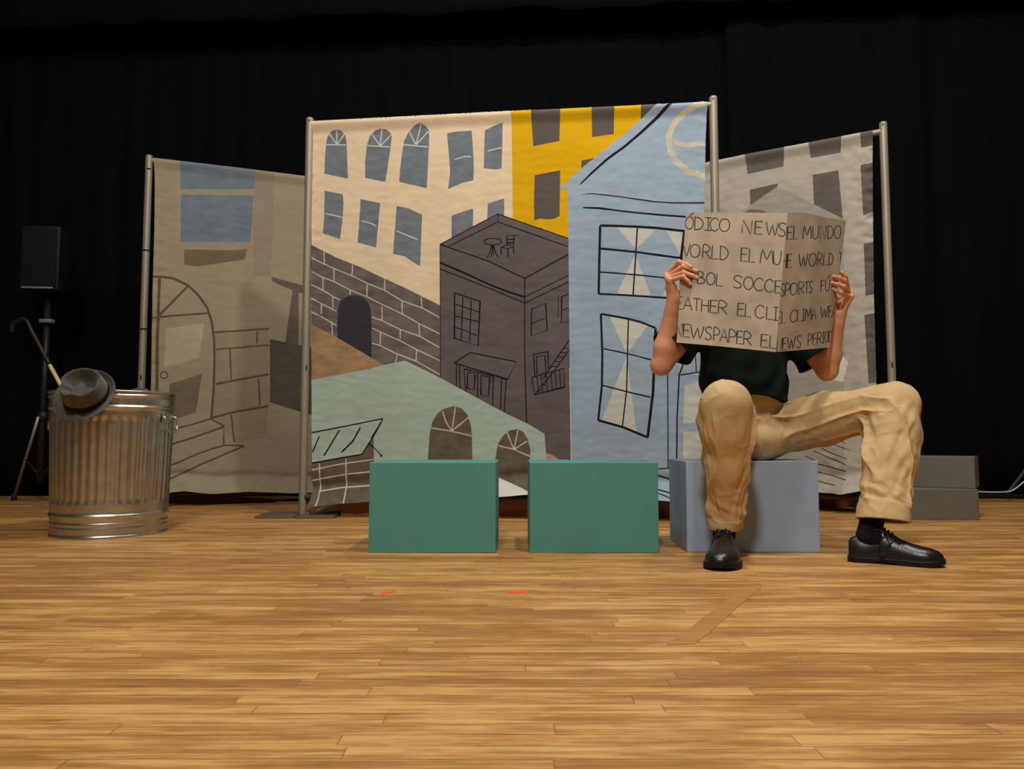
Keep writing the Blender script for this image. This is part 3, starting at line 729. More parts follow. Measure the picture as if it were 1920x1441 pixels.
for ang in (-0.06, -0.06 + math.pi):
    rr = can_r(0.48); ca, sa = math.cos(ang), math.sin(ang); tv = Vector((-sa, ca, 0)); cv = Vector((ca, sa, 0))
    c = Vector((tcx, tcy, 0)) + cv * (rr + 0.002)
    bm = bmesh.new()
    add_box(bm, c + Vector((0, 0, 0.495)) , (0.095, 0.004, 0.04), rz=ang + math.pi / 2, bev=0.001)
    hb = bm_obj('handle_bracket', bm, M_GALV, root, smooth=False)
    bm = bmesh.new()
    pts = [c + tv * 0.045 + Vector((0, 0, 0.50)), c + tv * 0.047 + cv * 0.012 + Vector((0, 0, 0.495)), c + tv * 0.045 + cv * 0.02 + Vector((0, 0, 0.455)), c + tv * 0.02 + cv * 0.022 + Vector((0, 0, 0.435)),
           c - tv * 0.02 + cv * 0.022 + Vector((0, 0, 0.435)), c - tv * 0.045 + cv * 0.02 + Vector((0, 0, 0.455)), c - tv * 0.047 + cv * 0.012 + Vector((0, 0, 0.495)), c - tv * 0.045 + Vector((0, 0, 0.50))]
    add_tube(bm, smooth_path(pts, 6), 0.0042, 10)
    bm_obj('handle', bm, M_GALV, root)

# walking cane leaning in the can
M_CANE = mat('dark_cane_wood', rgb((26, 19, 15)), rough=0.4, var=0.2)
M_CANEL = mat('pale_cane_wood', rgb((200, 172, 120)), rough=0.45, var=0.1)
cp = [P(22, 622, 3.42), P(24, 608, 3.42), P(36, 599, 3.42), P(49, 601, 3.42), P(60, 622, 3.41), P(93, 684, 3.38), P(120, 733, 3.36)]
tip = cp[-1] + (cp[-1] - cp[-2]).normalized() * 0.50
while tip.z < 0.03: tip = cp[-1] + (tip - cp[-1]) * 0.95
dirc = (cp[-1] - cp[-2]).normalized()
tip = cp[-1] + dirc * ((cp[-1].z - 0.04) / -dirc.z) if dirc.z < 0 else tip
root = empty('walking_cane', tip, 'dark hook-handled walking cane leaning out of the trash can', 'cane')
bm = bmesh.new(); add_tube(bm, smooth_path(cp[:6], 8), 0.0095, 12); bm_obj('handle', bm, M_CANE, root)
bm = bmesh.new(); add_tube(bm, [cp[5], cp[6], tip], [0.0085, 0.0085, 0.007], 12); tag(bm_obj('shaft', bm, M_CANEL, root), 'pale wooden lower shaft')
# small purple-grey dome in the can
M_PURP = mat('purple_grey_fabric', rgb((78, 76, 104)), rough=0.7)
bm = bmesh.new(); bmesh.ops.create_icosphere(bm, subdivisions=4, radius=0.055)
bmesh.ops.scale(bm, verts=bm.verts, vec=(1.0, 0.8, 0.62))
for v in bm.verts: v.co *= 1 + 0.05 * noise.noise(v.co * 30)
pc = P(263, 741, 3.40)
bmesh.ops.translate(bm, verts=bm.verts, vec=pc)
bs = bm_obj('cloth_bundle', bm, M_PURP, origin=(pc.x, pc.y, pc.z))
tag(bs, 'small purple-grey bundle just showing above the trash can rim', 'bundle')

# ------------------------------------------------------------------ fedora
M_FELT = mat('charcoal_felt', rgb((84, 82, 74)), rough=0.95, var=0.3, scale=60, bump=0.5, bscale=300, spec=0.1, sheen=0.3)
M_BAND = mat('black_hat_band', rgb((24, 24, 24)), rough=0.8)
hat_c = P(163, 742, 3.045)
def hat_frame():
    ax = Vector((0.20, -0.86, 0.44)).normalized()        # crown axis, out of the brim
    lg = -Vector((0.61, 0.35, 0.62)); lg = (lg - ax * lg.dot(ax)).normalized()   # long way of the head
    return lg, ax.cross(lg).normalized(), ax
hl, hs, ha = hat_frame()
def hat_pt(x, y, z): return hat_c + (hl * x + hs * y + ha * z) * 0.93
root = empty('fedora_hat', hat_c, 'charcoal felt fedora hat hung over the trash can rim', 'hat')
NSH = 96
def crown_pt(th, s):
    # s 0 foot .. 1 shoulder .. 2 centre of the top
    hgt = 0.112
    rl, rs = 0.094, 0.078
    if s <= 1:
        k = 1 - 0.10 * s ** 1.5
        x = rl * k * math.cos(th); y = rs * k * math.sin(th)
        z = hgt * s
        # front pinch
        pn = math.exp(-((abs(math.atan2(math.sin(th), math.cos(th))) - 0.62) / 0.28) ** 2) * s ** 1.3
        x *= 1 - 0.14 * pn; y *= 1 - 0.24 * pn
        z += 0.010 * math.cos(th) * s - 0.004 * s * math.cos(2 * th)
    else:
        q = s - 1
        x0, y0, z0 = crown_pt(th, 1.0)
        k = 1 - q
        x = x0 * k - 0.008 * q; y = y0 * k
        z = z0 + 0.005 * math.sin(min(1, q / 0.16) * math.pi) - 0.050 * float(np.clip((q - 0.10) / 0.34, 0, 1)) ** 1.3 * (1 - 0.5 * math.sin(th) ** 2 * 0) 
    return x, y, z
V = []; Fc = []
ss = [0, .06, .12, .2, .3, .4, .5, .6, .7, .8, .88, .94, 1.0, 1.04, 1.08, 1.13, 1.18, 1.25, 1.32, 1.4, 1.5, 1.6, 1.7, 1.8, 1.9, 1.97]
for s in ss:
    for k in range(NSH): V.append(hat_pt(*crown_pt(2 * math.pi * k / NSH, s)))
for j in range(len(ss) - 1):
    for k in range(NSH):
        a = j * NSH + k; b = j * NSH + (k + 1) % NSH
        Fc.append((a, b, b + NSH, a + NSH))
Fc.append([(len(ss) - 1) * NSH + k for k in range(NSH)])
o = mesh('crown', V, Fc, M_FELT, root); o.modifiers.new('felt', 'SOLIDIFY').thickness = 0.0025
V = []; Fc = []; nb = 10
for j in range(nb + 1):
    t = j / nb
    for k in range(NSH):
        th = 2 * math.pi * k / NSH
        wdt = 0.036 + 0.008 * math.cos(th)
        x = (0.094 + wdt * t) * math.cos(th); y = (0.078 + wdt * t) * math.sin(th)
        z = 0.003 * (1 - t) + t * t * (0.020 * abs(math.sin(th)) ** 1.5 - 0.014 * max(0, math.cos(th)) + 0.024 * max(0, -math.cos(th)))
        V.append(hat_pt(x, y, z))
for j in range(nb):
    for k in range(NSH):
        a = j * NSH + k; b = j * NSH + (k + 1) % NSH
        Fc.append((a, b, b + NSH, a + NSH))
o = mesh('brim', V, Fc, M_FELT, root); o.modifiers.new('felt', 'SOLIDIFY').thickness = 0.003
V = []; Fc = []
for j, s in enumerate((0.03, 0.12, 0.22, 0.31)):
    for k in range(NSH):
        x, y, z = crown_pt(2 * math.pi * k / NSH, s); V.append(hat_pt(x * 1.022, y * 1.026, z))
for j in range(3):
    for k in range(NSH):
        a = j * NSH + k; b = j * NSH + (k + 1) % NSH
        Fc.append((a, b, b + NSH, a + NSH))
o = mesh('hat_band', V, Fc, M_BAND, root); o.modifiers.new('ribbon', 'SOLIDIFY').thickness = 0.0015

# ------------------------------------------------------------------ loudspeaker on its stand, far left
M_SPK = mat('black_speaker_shell', rgb((13, 13, 14)), rough=0.6, var=0.1)
M_GRIL = mat('black_speaker_grille', rgb((8, 8, 9)), rough=0.8, var=0.3, scale=120)
M_STL = mat('black_stand_steel', rgb((44, 44, 44)), rough=0.45, metal=0.5)
M_LEG = mat('lit_stand_leg', rgb((150, 148, 140)), rough=0.4, metal=0.7)
M_CLMP = mat('grey_clamp', rgb((120, 118, 112)), rough=0.5)
SY = 5.0 - 0.15
sb = P(78, 936, SY); sb.z = 0
root = empty('loudspeaker', P(90, 548, SY), 'black loudspeaker box on a stand in the dark far left', 'loudspeaker')
c0 = P(53, 549, SY); c1 = P(126, 431, SY); cc = (c0 + c1) / 2
bm = bmesh.new(); add_box(bm, (cc.x, SY + 0.02, cc.z), (c1.x - c0.x, 0.26, c1.z - c0.z), rz=0.12, bev=0.012); bm_obj('cabinet', bm, M_SPK, root, sharp=40)
bm = bmesh.new(); add_box(bm, (cc.x + 0.014, SY - 0.115, cc.z), (c1.x - c0.x - 0.03, 0.012, c1.z - c0.z - 0.04), rz=0.12, bev=0.004); bm_obj('grille', bm, M_GRIL, root, sharp=40)
bm = bmesh.new(); add_box(bm, (cc.x + 0.014, SY - 0.118, c0.z + 0.012), (c1.x - c0.x - 0.05, 0.014, 0.012), rz=0.12, bev=0.002); tag(bm_obj('trim_strip', bm, M_CLMP, root), 'pale strip along the bottom')
sx = P(88, 600, SY).x
root = empty('speaker_stand', (sx, SY, 0), 'black tripod speaker stand in the dark behind the trash can', 'stand')
bm = bmesh.new(); add_tube(bm, [(sx, SY, 0.13), (sx, SY, c0.z + 0.004)], 0.019, 14); bm_obj('pole', bm, M_STL, root)
bm = bmesh.new(); add_box(bm, P(88, 602, SY - 0.02), (0.075, 0.055, 0.025), bev=0.005); tag(bm_obj('clamp', bm, M_CLMP, root), 'grey clamp on the pole')
hub = Vector((sx, SY, P(75, 780, SY).z))
bm = bmesh.new(); add_lathe(bm, [(0.018, -0.03), (0.03, -0.03), (0.032, 0.03), (0.018, 0.03)], 18, hub, close=True); bm_obj('hub', bm, M_STL, root)
f0 = FL(26, 938)
feet = [f0, Vector((sx + 0.50, SY - 0.02, 0)), Vector((sx - 0.05, SY + 0.4, 0))]
for k, ft in enumerate(feet):
    a = hub + (Vector((ft.x, ft.y, hub.z)) - hub).normalized() * 0.03
    if k == 0: a = P(72, 781, SY - 0.04)
    bm = bmesh.new(); add_tube(bm, [a, ft + Vector((0, 0, 0.02))], 0.0095, 12)
    lg = bm_obj('leg', bm, M_LEG if k == 0 else M_STL, root)  # first leg alone is paler: light on it put into the colour
    if k == 0: lg['label'] = 'leg coloured paler for the light it catches'
    bm = bmesh.new(); add_lathe(bm, [(0.016, 0.0), (0.018, 0.004), (0.016, 0.04), (0.011, 0.05)], 14, ft, close=True); bm_obj('rubber_foot', bm, M_STL, lg)
    lo_ = Vector((sx, SY, 0.16))
    bm = bmesh.new(); add_tube(bm, [lo_, a + (ft - a) * 0.5], 0.006, 10); bm_obj('brace', bm, M_STL, root)

# ------------------------------------------------------------------ cables, far right
M_WC = mat('white_cable', rgb((215, 212, 205)), rough=0.5)
M_BC = mat('black_cable', rgb((14, 14, 16)), rough=0.5)
M_GC = mat('grey_cable', rgb((48, 52, 60)), rough=0.5)
M_PLUG = mat('cream_plug', rgb((214, 200, 160)), rough=0.5)
def cable(name, pts, r, m, label, cat):
    bm = bmesh.new(); add_tube(bm, smooth_path(pts, 8), r, 10)
    tag(bm_obj(name, bm, m, origin=(pts[0].x, pts[0].y, 0)), label, cat)
cable('white_cable', [P(1790, 918, 4.95), P(1845, 922, 4.95), P(1880, 922, 4.95), P(1898, 919, 4.95), P(1916, 906, 4.97), P(1945, 880, 5.0), P(1990, 820, 5.05)], 0.0045, M_WC, 'thin white cable running along the curtain foot beside the grey blocks', 'cable')
cable('black_cable', [P(1780, 931, 4.93), P(1850, 930, 4.93), P(1900, 930, 4.93), P(1990, 932, 4.93)], 0.016, M_BC, 'thick black cable lying along the curtain foot', 'cable')
cable('stand_tube', [P(1888, 926, 5.0), P(1920, 884, 5.02), P(1960, 832, 5.04)], 0.011, M_GC, 'dark slanting tube by the curtain at the right edge', 'tube')
pq = FL(1884, 935)
root = empty('cable_plug', pq, 'cream cable plug lying on the floor by the curtain', 'plug')
bm = bmesh.new(); add_tube(bm, [pq + Vector((-0.026, -0.01, 0.018)), pq + Vector((-0.015, -0.01, 0.018)), pq + Vector((0.026, -0.012, 0.017))], [0.014, 0.018, 0.016], 14); bm_obj('shell', bm, M_PLUG, root, sharp=50)
bm = bmesh.new(); add_tube(bm, [pq + Vector((0.026, -0.012, 0.017)), pq + Vector((0.05, -0.01, 0.013))], [0.011, 0.006], 12); bm_obj('collar', bm, M_BC, root, sharp=50)

# ------------------------------------------------------------------ implicit-surface modelling for the figure
BAND = 0.06
def smin(a, b, k):
    if k <= 0: return np.minimum(a, b)
    h = np.maximum(k - np.abs(a - b), 0) / k
    return np.minimum(a, b) - h * h * k * 0.25
def cone(p0, p1, r0, r1=None):
    """tapered round limb from p0 to p1"""
    a = np.array(p0, float); b = np.array(p1, float); r1 = r0 if r1 is None else r1
    def f(q):
        d = b - a; t = np.clip((q - a) @ d / max(d @ d, 1e-12), 0, 1)
        return np.linalg.norm(q - a - t[:, None] * d, axis=1) - (r0 + (r1 - r0) * t)
    return f, (a + b) / 2, np.linalg.norm(b - a) / 2 + max(r0, r1)
def flat(p0, p1, ra, rb, axis):
    """limb of elliptical section: ra=(start,end) radius along `axis`, rb across it"""
    a = np.array(p0, float); b = np.array(p1, float); d = b - a
    ax = np.array(axis, float); n2 = d @ d
    if n2 > 1e-12: ax = ax - d * (ax @ d) / n2
    ax /= np.linalg.norm(ax)
    def f(q):
        t = np.clip((q - a) @ d / max(n2, 1e-12), 0, 1); wv = q - a - t[:, None] * d
        wa = wv @ ax; wr2 = np.maximum((wv * wv).sum(1) - wa * wa, 0)
        A_ = ra[0] + (ra[1] - ra[0]) * t; B_ = rb[0] + (rb[1] - rb[0]) * t
        k = np.sqrt((wa / A_) ** 2 + wr2 / B_ ** 2)
        return np.where(k > 1e-6, (k - 1) * np.sqrt(wa * wa + wr2) / np.maximum(k, 1e-6), -np.minimum(A_, B_))
    return f, (a + b) / 2, math.sqrt(n2) / 2 + max(max(ra), max(rb))
def blob(c, r, M=None):
    c = np.array(c, float); r = np.array(r, float); Mi = np.eye(3) if M is None else np.array(M, float)
    def f(q):
        w_ = (q - c) @ Mi.T; k = np.sqrt(((w_ / r) ** 2).sum(1))
        return np.where(k > 1e-6, (k - 1) * np.sqrt((w_ ** 2).sum(1)) / np.maximum(k, 1e-6), -r.min())
    return f, c, r.max()
def group(prims, k):
    def f(q):
        d = np.full(len(q), 1.0)
        for g, c, R in prims:
            m = ((q - c) ** 2).sum(1) < (R + BAND) ** 2
            if m.any(): d[m] = smin(d[m], g(q[m]), k)
        return d
    C = np.mean([c for _, c, _ in prims], axis=0)
    R = max(np.linalg.norm(c - C) + r for _, c, r in prims)
    return f, C, R
def carve(base, cuts, k):
    f0, C, R = base
    def f(q):
        d = f0(q)
        for g, c, r in cuts:
            m = ((q - c) ** 2).sum(1) < (r + BAND) ** 2
            if m.any(): d[m] = -smin(-d[m], g(q[m]), k)
        return d
    return f, C, R
def surface(f, lo, hi, h):
    """surface nets on the cells near f = 0"""
    lo = np.array(lo, float); hi = np.array(hi, float); Bk = 8
    nb = np.ceil((hi - lo) / (h * Bk)).astype(int)
    ii = np.stack(np.meshgrid(*[np.arange(n) for n in nb], indexing='ij'), -1).reshape(-1, 3)
    d = f(lo + (ii + 0.5) * h * Bk)
    ii = ii[np.abs(d) < h * Bk * 1.6]
    g = np.stack(np.meshgrid(*[np.arange(Bk + 1)] * 3, indexing='ij'), -1).reshape(-1, 3)
    pts = (ii[:, None, :] * Bk + g[None]).reshape(-1, 3)
    val = np.concatenate([f(lo + c * h) for c in np.array_split(pts, max(1, len(pts) // 400000))]).reshape(-1, Bk + 1, Bk + 1, Bk + 1)
    dim = nb * Bk + 2
    def key(a): return (a[..., 0] * dim[1] + a[..., 1]) * dim[2] + a[..., 2]
    base = (ii * Bk)[:, None, None, None, :] + np.stack(np.meshgrid(*[np.arange(Bk)] * 3, indexing='ij'), -1)[None]
    S = slice(0, Bk); T = slice(1, Bk + 1)
    corner = [(i, j, k) for i in (0, 1) for j in (0, 1) for k in (0, 1)]
    cv = np.stack([val[:, (S, T)[i], (S, T)[j], (S, T)[k]] for i, j, k in corner], -1)
    act = (cv.min(-1) < 0) & (cv.max(-1) >= 0)
    cid = base[act]; cv = cv[act]; ck = key(cid)
    acc = np.zeros((len(cid), 3)); cnt = np.zeros(len(cid))
    cc = np.array(corner, float)
    for a in range(8):
        for b in range(a + 1, 8):
            if np.abs(cc[a] - cc[b]).sum() != 1: continue
            m = (cv[:, a] < 0) != (cv[:, b] < 0)
            t = cv[m, a] / (cv[m, a] - cv[m, b])
            acc[m] += cc[a] + (cc[b] - cc[a]) * t[:, None]; cnt[m] += 1
    V = lo + (cid + acc / cnt[:, None]) * h
    order = np.argsort(ck); sk = ck[order]
    def look(a):
        k_ = key(a); p_ = np.clip(np.searchsorted(sk, k_), 0, len(sk) - 1)
        return np.where((sk[p_] == k_) & (a.min(-1) >= 0), order[p_], -1)
    faces = []
    for ax in range(3):
        s0 = val[:, S, S, S]; sl = [S, S, S]; sl[ax] = T; s1 = val[(slice(None),) + tuple(sl)]
        m = (s0 < 0) != (s1 < 0); e = base[m]; ins = s0[m] < 0
        u = np.zeros(3, int); v = np.zeros(3, int); u[(ax + 1) % 3] = 1; v[(ax + 2) % 3] = 1
        q = np.stack([look(e - u - v), look(e - v), look(e), look(e - u)], -1)
        q = np.where(ins[:, None], q, q[:, ::-1])
        faces.append(q[(q >= 0).all(1)])
    return V, np.concatenate(faces)
def sdf_obj(name, base, h, m, parent, grow=0.02, midx=None, mats=None):
    f, C, R = base
    V, Fq = surface(f, C - R - grow, C + R + grow, h)
    mi = midx(V[Fq].mean(axis=1)) if midx else None
    return mesh(name, V, Fq, mats or m, parent, midx=mi)

# ------------------------------------------------------------------ newspaper
NW = crop(1180, 370, 4.1182)
M_NEWS = mat('newspaper_card', rgb((186, 171, 150)), rough=0.8, var=0.26, scale=7, bump=0.05)
M_NEWSB = mat('newspaper_card_back', rgb((190, 176, 156)), rough=0.85, var=0.08)
M_MARK = mat('brown_marker_ink', rgb((52, 40, 32)), rough=0.7, var=0.1)
ZC, ZL, ZR = 2.545, 2.705, 2.755                 # crease, left edge, right edge distance
cr_t = P(*NW([(1220, 122)])[0], ZC); cr_b = P(*NW([(1130, 1193)])[0], ZC)
class Page:
    """flat page through the crease and a point of its outer edge"""
    def __init__(self, edge):
        self.o = cr_b; self.v = (cr_t - cr_b).normalized()
        e = edge - self.o; self.u = (e - self.v * e.dot(self.v)).normalized(); self.n = self.u.cross(self.v).normalized()
        if self.n.y > 0: self.n = -self.n
    def uv(self, p):
        d = ray(*p); c = Vector((0, 0, CAM_H)); t = (self.o - c).dot(self.n) / d.dot(self.n)
        q = c + d * t - self.o
        return (q.dot(self.u), q.dot(self.v))
    def xyz(self, u, v, off=0.0): return self.o + self.u * u + self.v * v + self.n * off
PG_L = Page(P(*NW([(400, 620)])[0], ZL)); PG_R = Page(P(*NW([(1606, 670)])[0], ZR))
def bez(*p): return list(p)
LET = {
 'A': [[(0, 0), (.5, 1), (1, 0)], [(.18, .36), (.82, .36)]],
 'B': [[(0, 0), (0.02, 1)], [(0, 1), (.6, .97), (.8, .8), (.62, .58), (.02, .52)], [(.02, .52), (.75, .48), (1, .26), (.75, .05), (0, 0)]],
 'C': [[(1, .82), (.8, .98), (.5, 1), (.2, .85), (0, .5), (.12, .17), (.42, 0), (.75, .03), (1, .18)]],
 'D': [[(.05, 0), (.05, 1)], [(-.05, 1), (.5, .95), (.9, .72), (1, .45), (.8, .15), (.4, .01), (-.05, 0)]],
 'E': [[(1, 1), (0.05, .98), (0, 0), (1, .02)], [(0.02, .52), (.85, .54)]],
 'F': [[(1, 1), (0.05, .98), (0, 0)], [(0.02, .52), (.8, .55)]],
 'H': [[(0, 0), (0.03, 1)], [(1, 0), (.97, 1)], [(0, .5), (1, .52)]],
 'I': [[(.5, 0), (.5, 1)], [(0, 1), (1, 1)], [(0, 0), (1, 0)]],
 'i': [[(.5, 0), (.5, 1)]],
 'L': [[(0.05, 1), (0, 0), (1, .02)]],
 'M': [[(0, 0), (.17, 1), (.5, .3), (.84, 1), (1, 0)]],
 'N': [[(0, 0), (.1, 1), (.86, 0), (1, 1)]],
 'O': [[(.55, 1), (.2, .9), (0, .5), (.15, .13), (.5, 0), (.85, .15), (1, .52), (.85, .9), (.5, 1)]],
 'P': [[(0, 0), (0.04, 1), (.6, .98), (1, .78), (.75, .5), (0.04, .44)]],
 'R': [[(0, 0), (0.04, 1), (.6, .98), (.92, .77), (.68, .53), (0.04, .46)], [(.35, .46), (1, 0)]],
 'S': [[(1, .88), (.75, 1), (.3, .97), (.08, .77), (.3, .56), (.75, .42), (.92, .2), (.65, .02), (.2, .02), (0, .15)]],
 'T': [[(.5, 0), (.5, 1)], [(0, .97), (1, 1)]],
 'U': [[(0, 1), (.03, .3), (.25, .02), (.6, 0), (.88, .25), (1, 1)]],
 'W': [[(0, 1), (.25, 0), (.52, .8), (.72, 0), (1, 1)]],
 "'": [[(0, 0), (1, 1)]],
 '-': [[(0, .5), (1, .5)]],
}
def lettering(paint, rows, wd):
    for (x0, t0, b0), (x1, t1, b1), letters in rows:
        for ch, xa, xb in letters:
            def at(s, t):
                x = xa + (xb - xa) * s; k = (x - x0) / (x1 - x0); top = t0 + (t1 - t0) * k; bot = b0 + (b1 - b0) * k
                if ch == "'": top, bot = top - 34, top - 8
                x += 4 * (t - 0.5)
                return (x, bot + (top - bot) * t)
            for st in LET[ch]:
                pts = [at(*q) for q in st]
                if len(pts) > 4: pts = [(q.x, q.y) for q in smooth_path([(a, b, 0) for a, b in pts], 3)]
                paint.line(M_MARK, NW(pts), wd)
pL = Paint()
lettering(pL, [
    ((450, 150, 245), (1200, 200, 302), [('O', 434, 497), ("'", 472, 496), ('D', 505, 572), ('I', 585, 638), ('C', 625, 690), ('O', 697, 777), ('N', 872, 950), ('E', 972, 1030), ('W', 1058, 1150), ('S', 1152, 1208)]),
    ((450, 360, 460), (1172, 415, 522), [('W', 370, 470), ('O', 472, 548), ('R', 570, 630), ('L', 640, 692), ('D', 703, 766), ('E', 865, 916), ('L', 927, 972), ('M', 1012, 1112), ('U', 1114, 1172)]),
    ((528, 572, 665), (1168, 645, 742), [('T', 450, 515), ('B', 530, 585), ('O', 598, 665), ('L', 675, 727), ('S', 805, 872), ('O', 885, 957), ('C', 965, 1035), ('C', 1045, 1112), ('E', 1125, 1172)]),
    ((400, 768, 865), (1150, 850, 950), [('E', 360, 410), ('A', 418, 488), ('T', 492, 552), ('H', 560, 615), ('E', 628, 682), ('R', 692, 760), ('E', 838, 890), ('L', 897, 942), ('C', 972, 1040), ('L', 1060, 1105), ('I', 1112, 1150)]),
    ((370, 970, 1070), (1130, 1070, 1168), [('N', 355, 410), ('E', 418, 470), ('W', 474, 578), ('S', 588, 640), ('P', 655, 700), ('A', 703, 765), ('P', 773, 825), ('E', 832, 880), ('R', 886, 946), ('E', 1018, 1072), ('L', 1086, 1134)])], 1.9)
pR = Paint()
lettering(pR, [
    ((1215, 225, 325), (1628, 218, 318), [('E', 1218, 1256), ('L', 1263, 1294), ('M', 1330, 1396), ('U', 1405, 1450), ('N', 1460, 1510), ('D', 1522, 1566), ('O', 1575, 1628)]),
    ((1200, 438, 545), (1645, 428, 515), [('-', 1188, 1212), ('i', 1205, 1218), ('E', 1218, 1252), ('W', 1302, 1366), ('O', 1374, 1428), ('R', 1440, 1477), ('L', 1488, 1524), ('D', 1532, 1568), ('T', 1612, 1650)]),
    ((1170, 668, 765), (1540, 635, 720), [('S', 1168, 1196), ('P', 1203, 1238), ('O', 1240, 1288), ('R', 1300, 1340), ('T', 1340, 1378), ('S', 1378, 1400), ('F', 1468, 1500), ('U', 1505, 1542), ("'", 1522, 1544)]),
    ((1145, 885, 978), (1590, 830, 918), [('E', 1140, 1170), ('L', 1176, 1206), ('C', 1238, 1280), ('L', 1288, 1318), ('I', 1322, 1342), ('M', 1345, 1395), ('A', 1396, 1430), ('W', 1466, 1522), ('E', 1530, 1556), ('A', 1560, 1595)]),
    ((1135, 1092, 1190), (1558, 1028, 1110), [('N', 1139, 1176), ('E', 1182, 1212), ('W', 1218, 1272), ('S', 1284, 1316), ('P', 1370, 1396), ('E', 1406, 1434), ('R', 1440, 1476), ('I', 1480, 1496), ('O', 1500, 1526), ('D', 1532, 1560)])], 1.6)
news_root = empty('newspaper', cr_b, 'large hand-lettered brown newspaper held open by the seated person', 'newspaper')
def page(name, pg, outline, paint, side):
    def place(uv):
        off = 0.006 * np.sin(np.clip(np.abs(uv[:, 0]) / 0.38, 0, 1) * math.pi) + 0.0015 * nz2(uv[:, 0], uv[:, 1], 9.0, side)
        return np.array([pg.xyz(a, b, c) for (a, b), c in zip(uv, off)])
    V, T, mi, O = painted_sheet(paint, M_NEWS, outline, pg.uv, 0.012, place)
    mats_ = list(paint.mats) + [M_NEWSB]
    o = mesh(name, V, T, mats_, news_root, midx=mi, smooth=False)
    nrm = np.empty(len(o.data.polygons) * 3); o.data.polygons.foreach_get('normal', nrm)
    if (nrm.reshape(-1, 3) @ np.array(pg.n)).mean() < 0: o.data.flip_normals()
    md = o.modifiers.new('paper', 'SOLIDIFY'); md.thickness = 0.0016; md.offset = -1; md.material_offset = 0
    return o
page('page', PG_L, NW([(440, 116), (700, 119), (900, 121), (1220, 122), (1130, 1193), (740, 1154), (365, 1120), (400, 640)]), pL, 3.0)
page('page', PG_R, NW([(1220, 122), (1400, 140), (1672, 180), (1606, 690), (1540, 1158), (1340, 1175), (1130, 1193)]), pR, 8.0)
# a second sheet folded inside, just showing above the cover
for pg, out in ((PG_L, [(455, 130), (900, 125), (1218, 118), (1135, 1170), (380, 1100)]), (PG_R, [(1218, 118), (1352, 112), (1668, 184), (1545, 1130), (1135, 1170)])):
    uv = [pg.uv(q) for q in NW(out)]
    bm = bmesh.new(); fr = [bm.verts.new(pg.xyz(a, b, -0.004)) for a, b in uv]; bk = [bm.verts.new(pg.xyz(a, b, -0.0052)) for a, b in uv]
    bm.faces.new(fr); bm.faces.new(bk[::-1])
    for i in range(len(uv)): bm.faces.new((fr[i], bk[i], bk[(i + 1) % len(uv)], fr[(i + 1) % len(uv)]))
    bm_obj('inner_sheet', bm, M_NEWSB, news_root, smooth=False)
def page_y(pg, px, py):                        # distance of the page at a pixel
    u, v = pg.uv((px, py)); return pg.xyz(u, v).y

# ------------------------------------------------------------------ the seated person
M_SKIN = mat('skin', rgb((222, 158, 122)), rough=0.5, var=0.08, scale=14, bump=0.06, bscale=220, spec=0.35)
M_HAIR = mat('auburn_hair', rgb((96, 58, 34)), rough=0.6, var=0.35, scale=40, stretch=(1, 1, 0.2), bump=0.6, bscale=90)
M_EYE = mat('eye_white', rgb((225, 222, 215)), rough=0.2, var=0.02)
M_IRIS = mat('brown_iris', rgb((60, 40, 28)), rough=0.2)
M_SHIRT = mat('dark_green_shirt', rgb((26, 38, 33)), rough=0.9, var=0.12, scale=30, bump=0.2, bscale=250, spec=0.12)
M_TROU = mat('khaki_cotton', rgb((200, 170, 122)), rough=0.85, var=0.06, scale=14, bump=0.5, bscale=26, spec=0.15)
M_SEAM = mat('khaki_seam', rgb((176, 144, 96)), rough=0.85)
M_SOCK = mat('black_sock', rgb((14, 14, 18)), rough=0.95)
M_LTHR = mat('black_leather', rgb((26, 24, 23)), rough=0.32, var=0.15, scale=25, bump=0.15, bscale=160, spec=0.5)
M_SOLE = mat('black_rubber_sole', rgb((14, 13, 13)), rough=0.6)
M_EYELET = mat('dull_eyelet', rgb((120, 118, 112)), rough=0.3, metal=0.8)
M_LACE = mat('black_lace', rgb((16, 15, 15)), rough=0.8)
SEAT = BLUE_T
pel = Vector((0.905, yb + 0.185, SEAT + 0.115))
fwd = Vector((math.sin(math.radians(28)), -math.cos(math.radians(28)), 0)); rgt = Vector((-fwd.y, fwd.x, 0)) * -1     # rgt = the person's right (picture left)
if rgt.x > 0: rgt = -rgt
UP = Vector((0, 0, 1))
kneeR = P(1361, 758, 2.46); kneeL = P(1677, 760, 2.70)
hipR = pel + rgt * 0.088 + UP * -0.005; hipL = pel - rgt * 0.088 + UP * -0.005
# feet
toeA = FL(1354, 1071); heelA = FL(1356, 1071); heelA = P(1359, 1000, toeA.y + 0.285); heelA.z = 0
heelB = FL(1592, 1050); toeB = FL(1771, 1062)
ankA = heelA + (toeA - heelA).normalized() * 0.062 + UP * 0.085
ankB = heelB + (toeB - heelB).normalized() * 0.062 + UP * 0.085
chest = Vector((0.905, pel.y + 0.01, 0)) ; chest.z = SEAT + 0.42
neck0 = Vector((0.915, pel.y - 0.005, SEAT + 0.60))
shR = Vector((0.905 - 0.178, pel.y - 0.055, SEAT + 0.565)); shL = Vector((0.905 + 0.182, pel.y + 0.035, SEAT + 0.565))
elR = P(1240, 684, 2.83); elL = P(1551, 694, 2.88)
wrR = P(1264.5, 561, 2.765); wrL = P(1571.5, 588, 2.815)
head_c = Vector((P(1416, 480, 2.90).x, 2.90, 0)); head_c.z = P(1416, 394, 2.90).z - 0.141

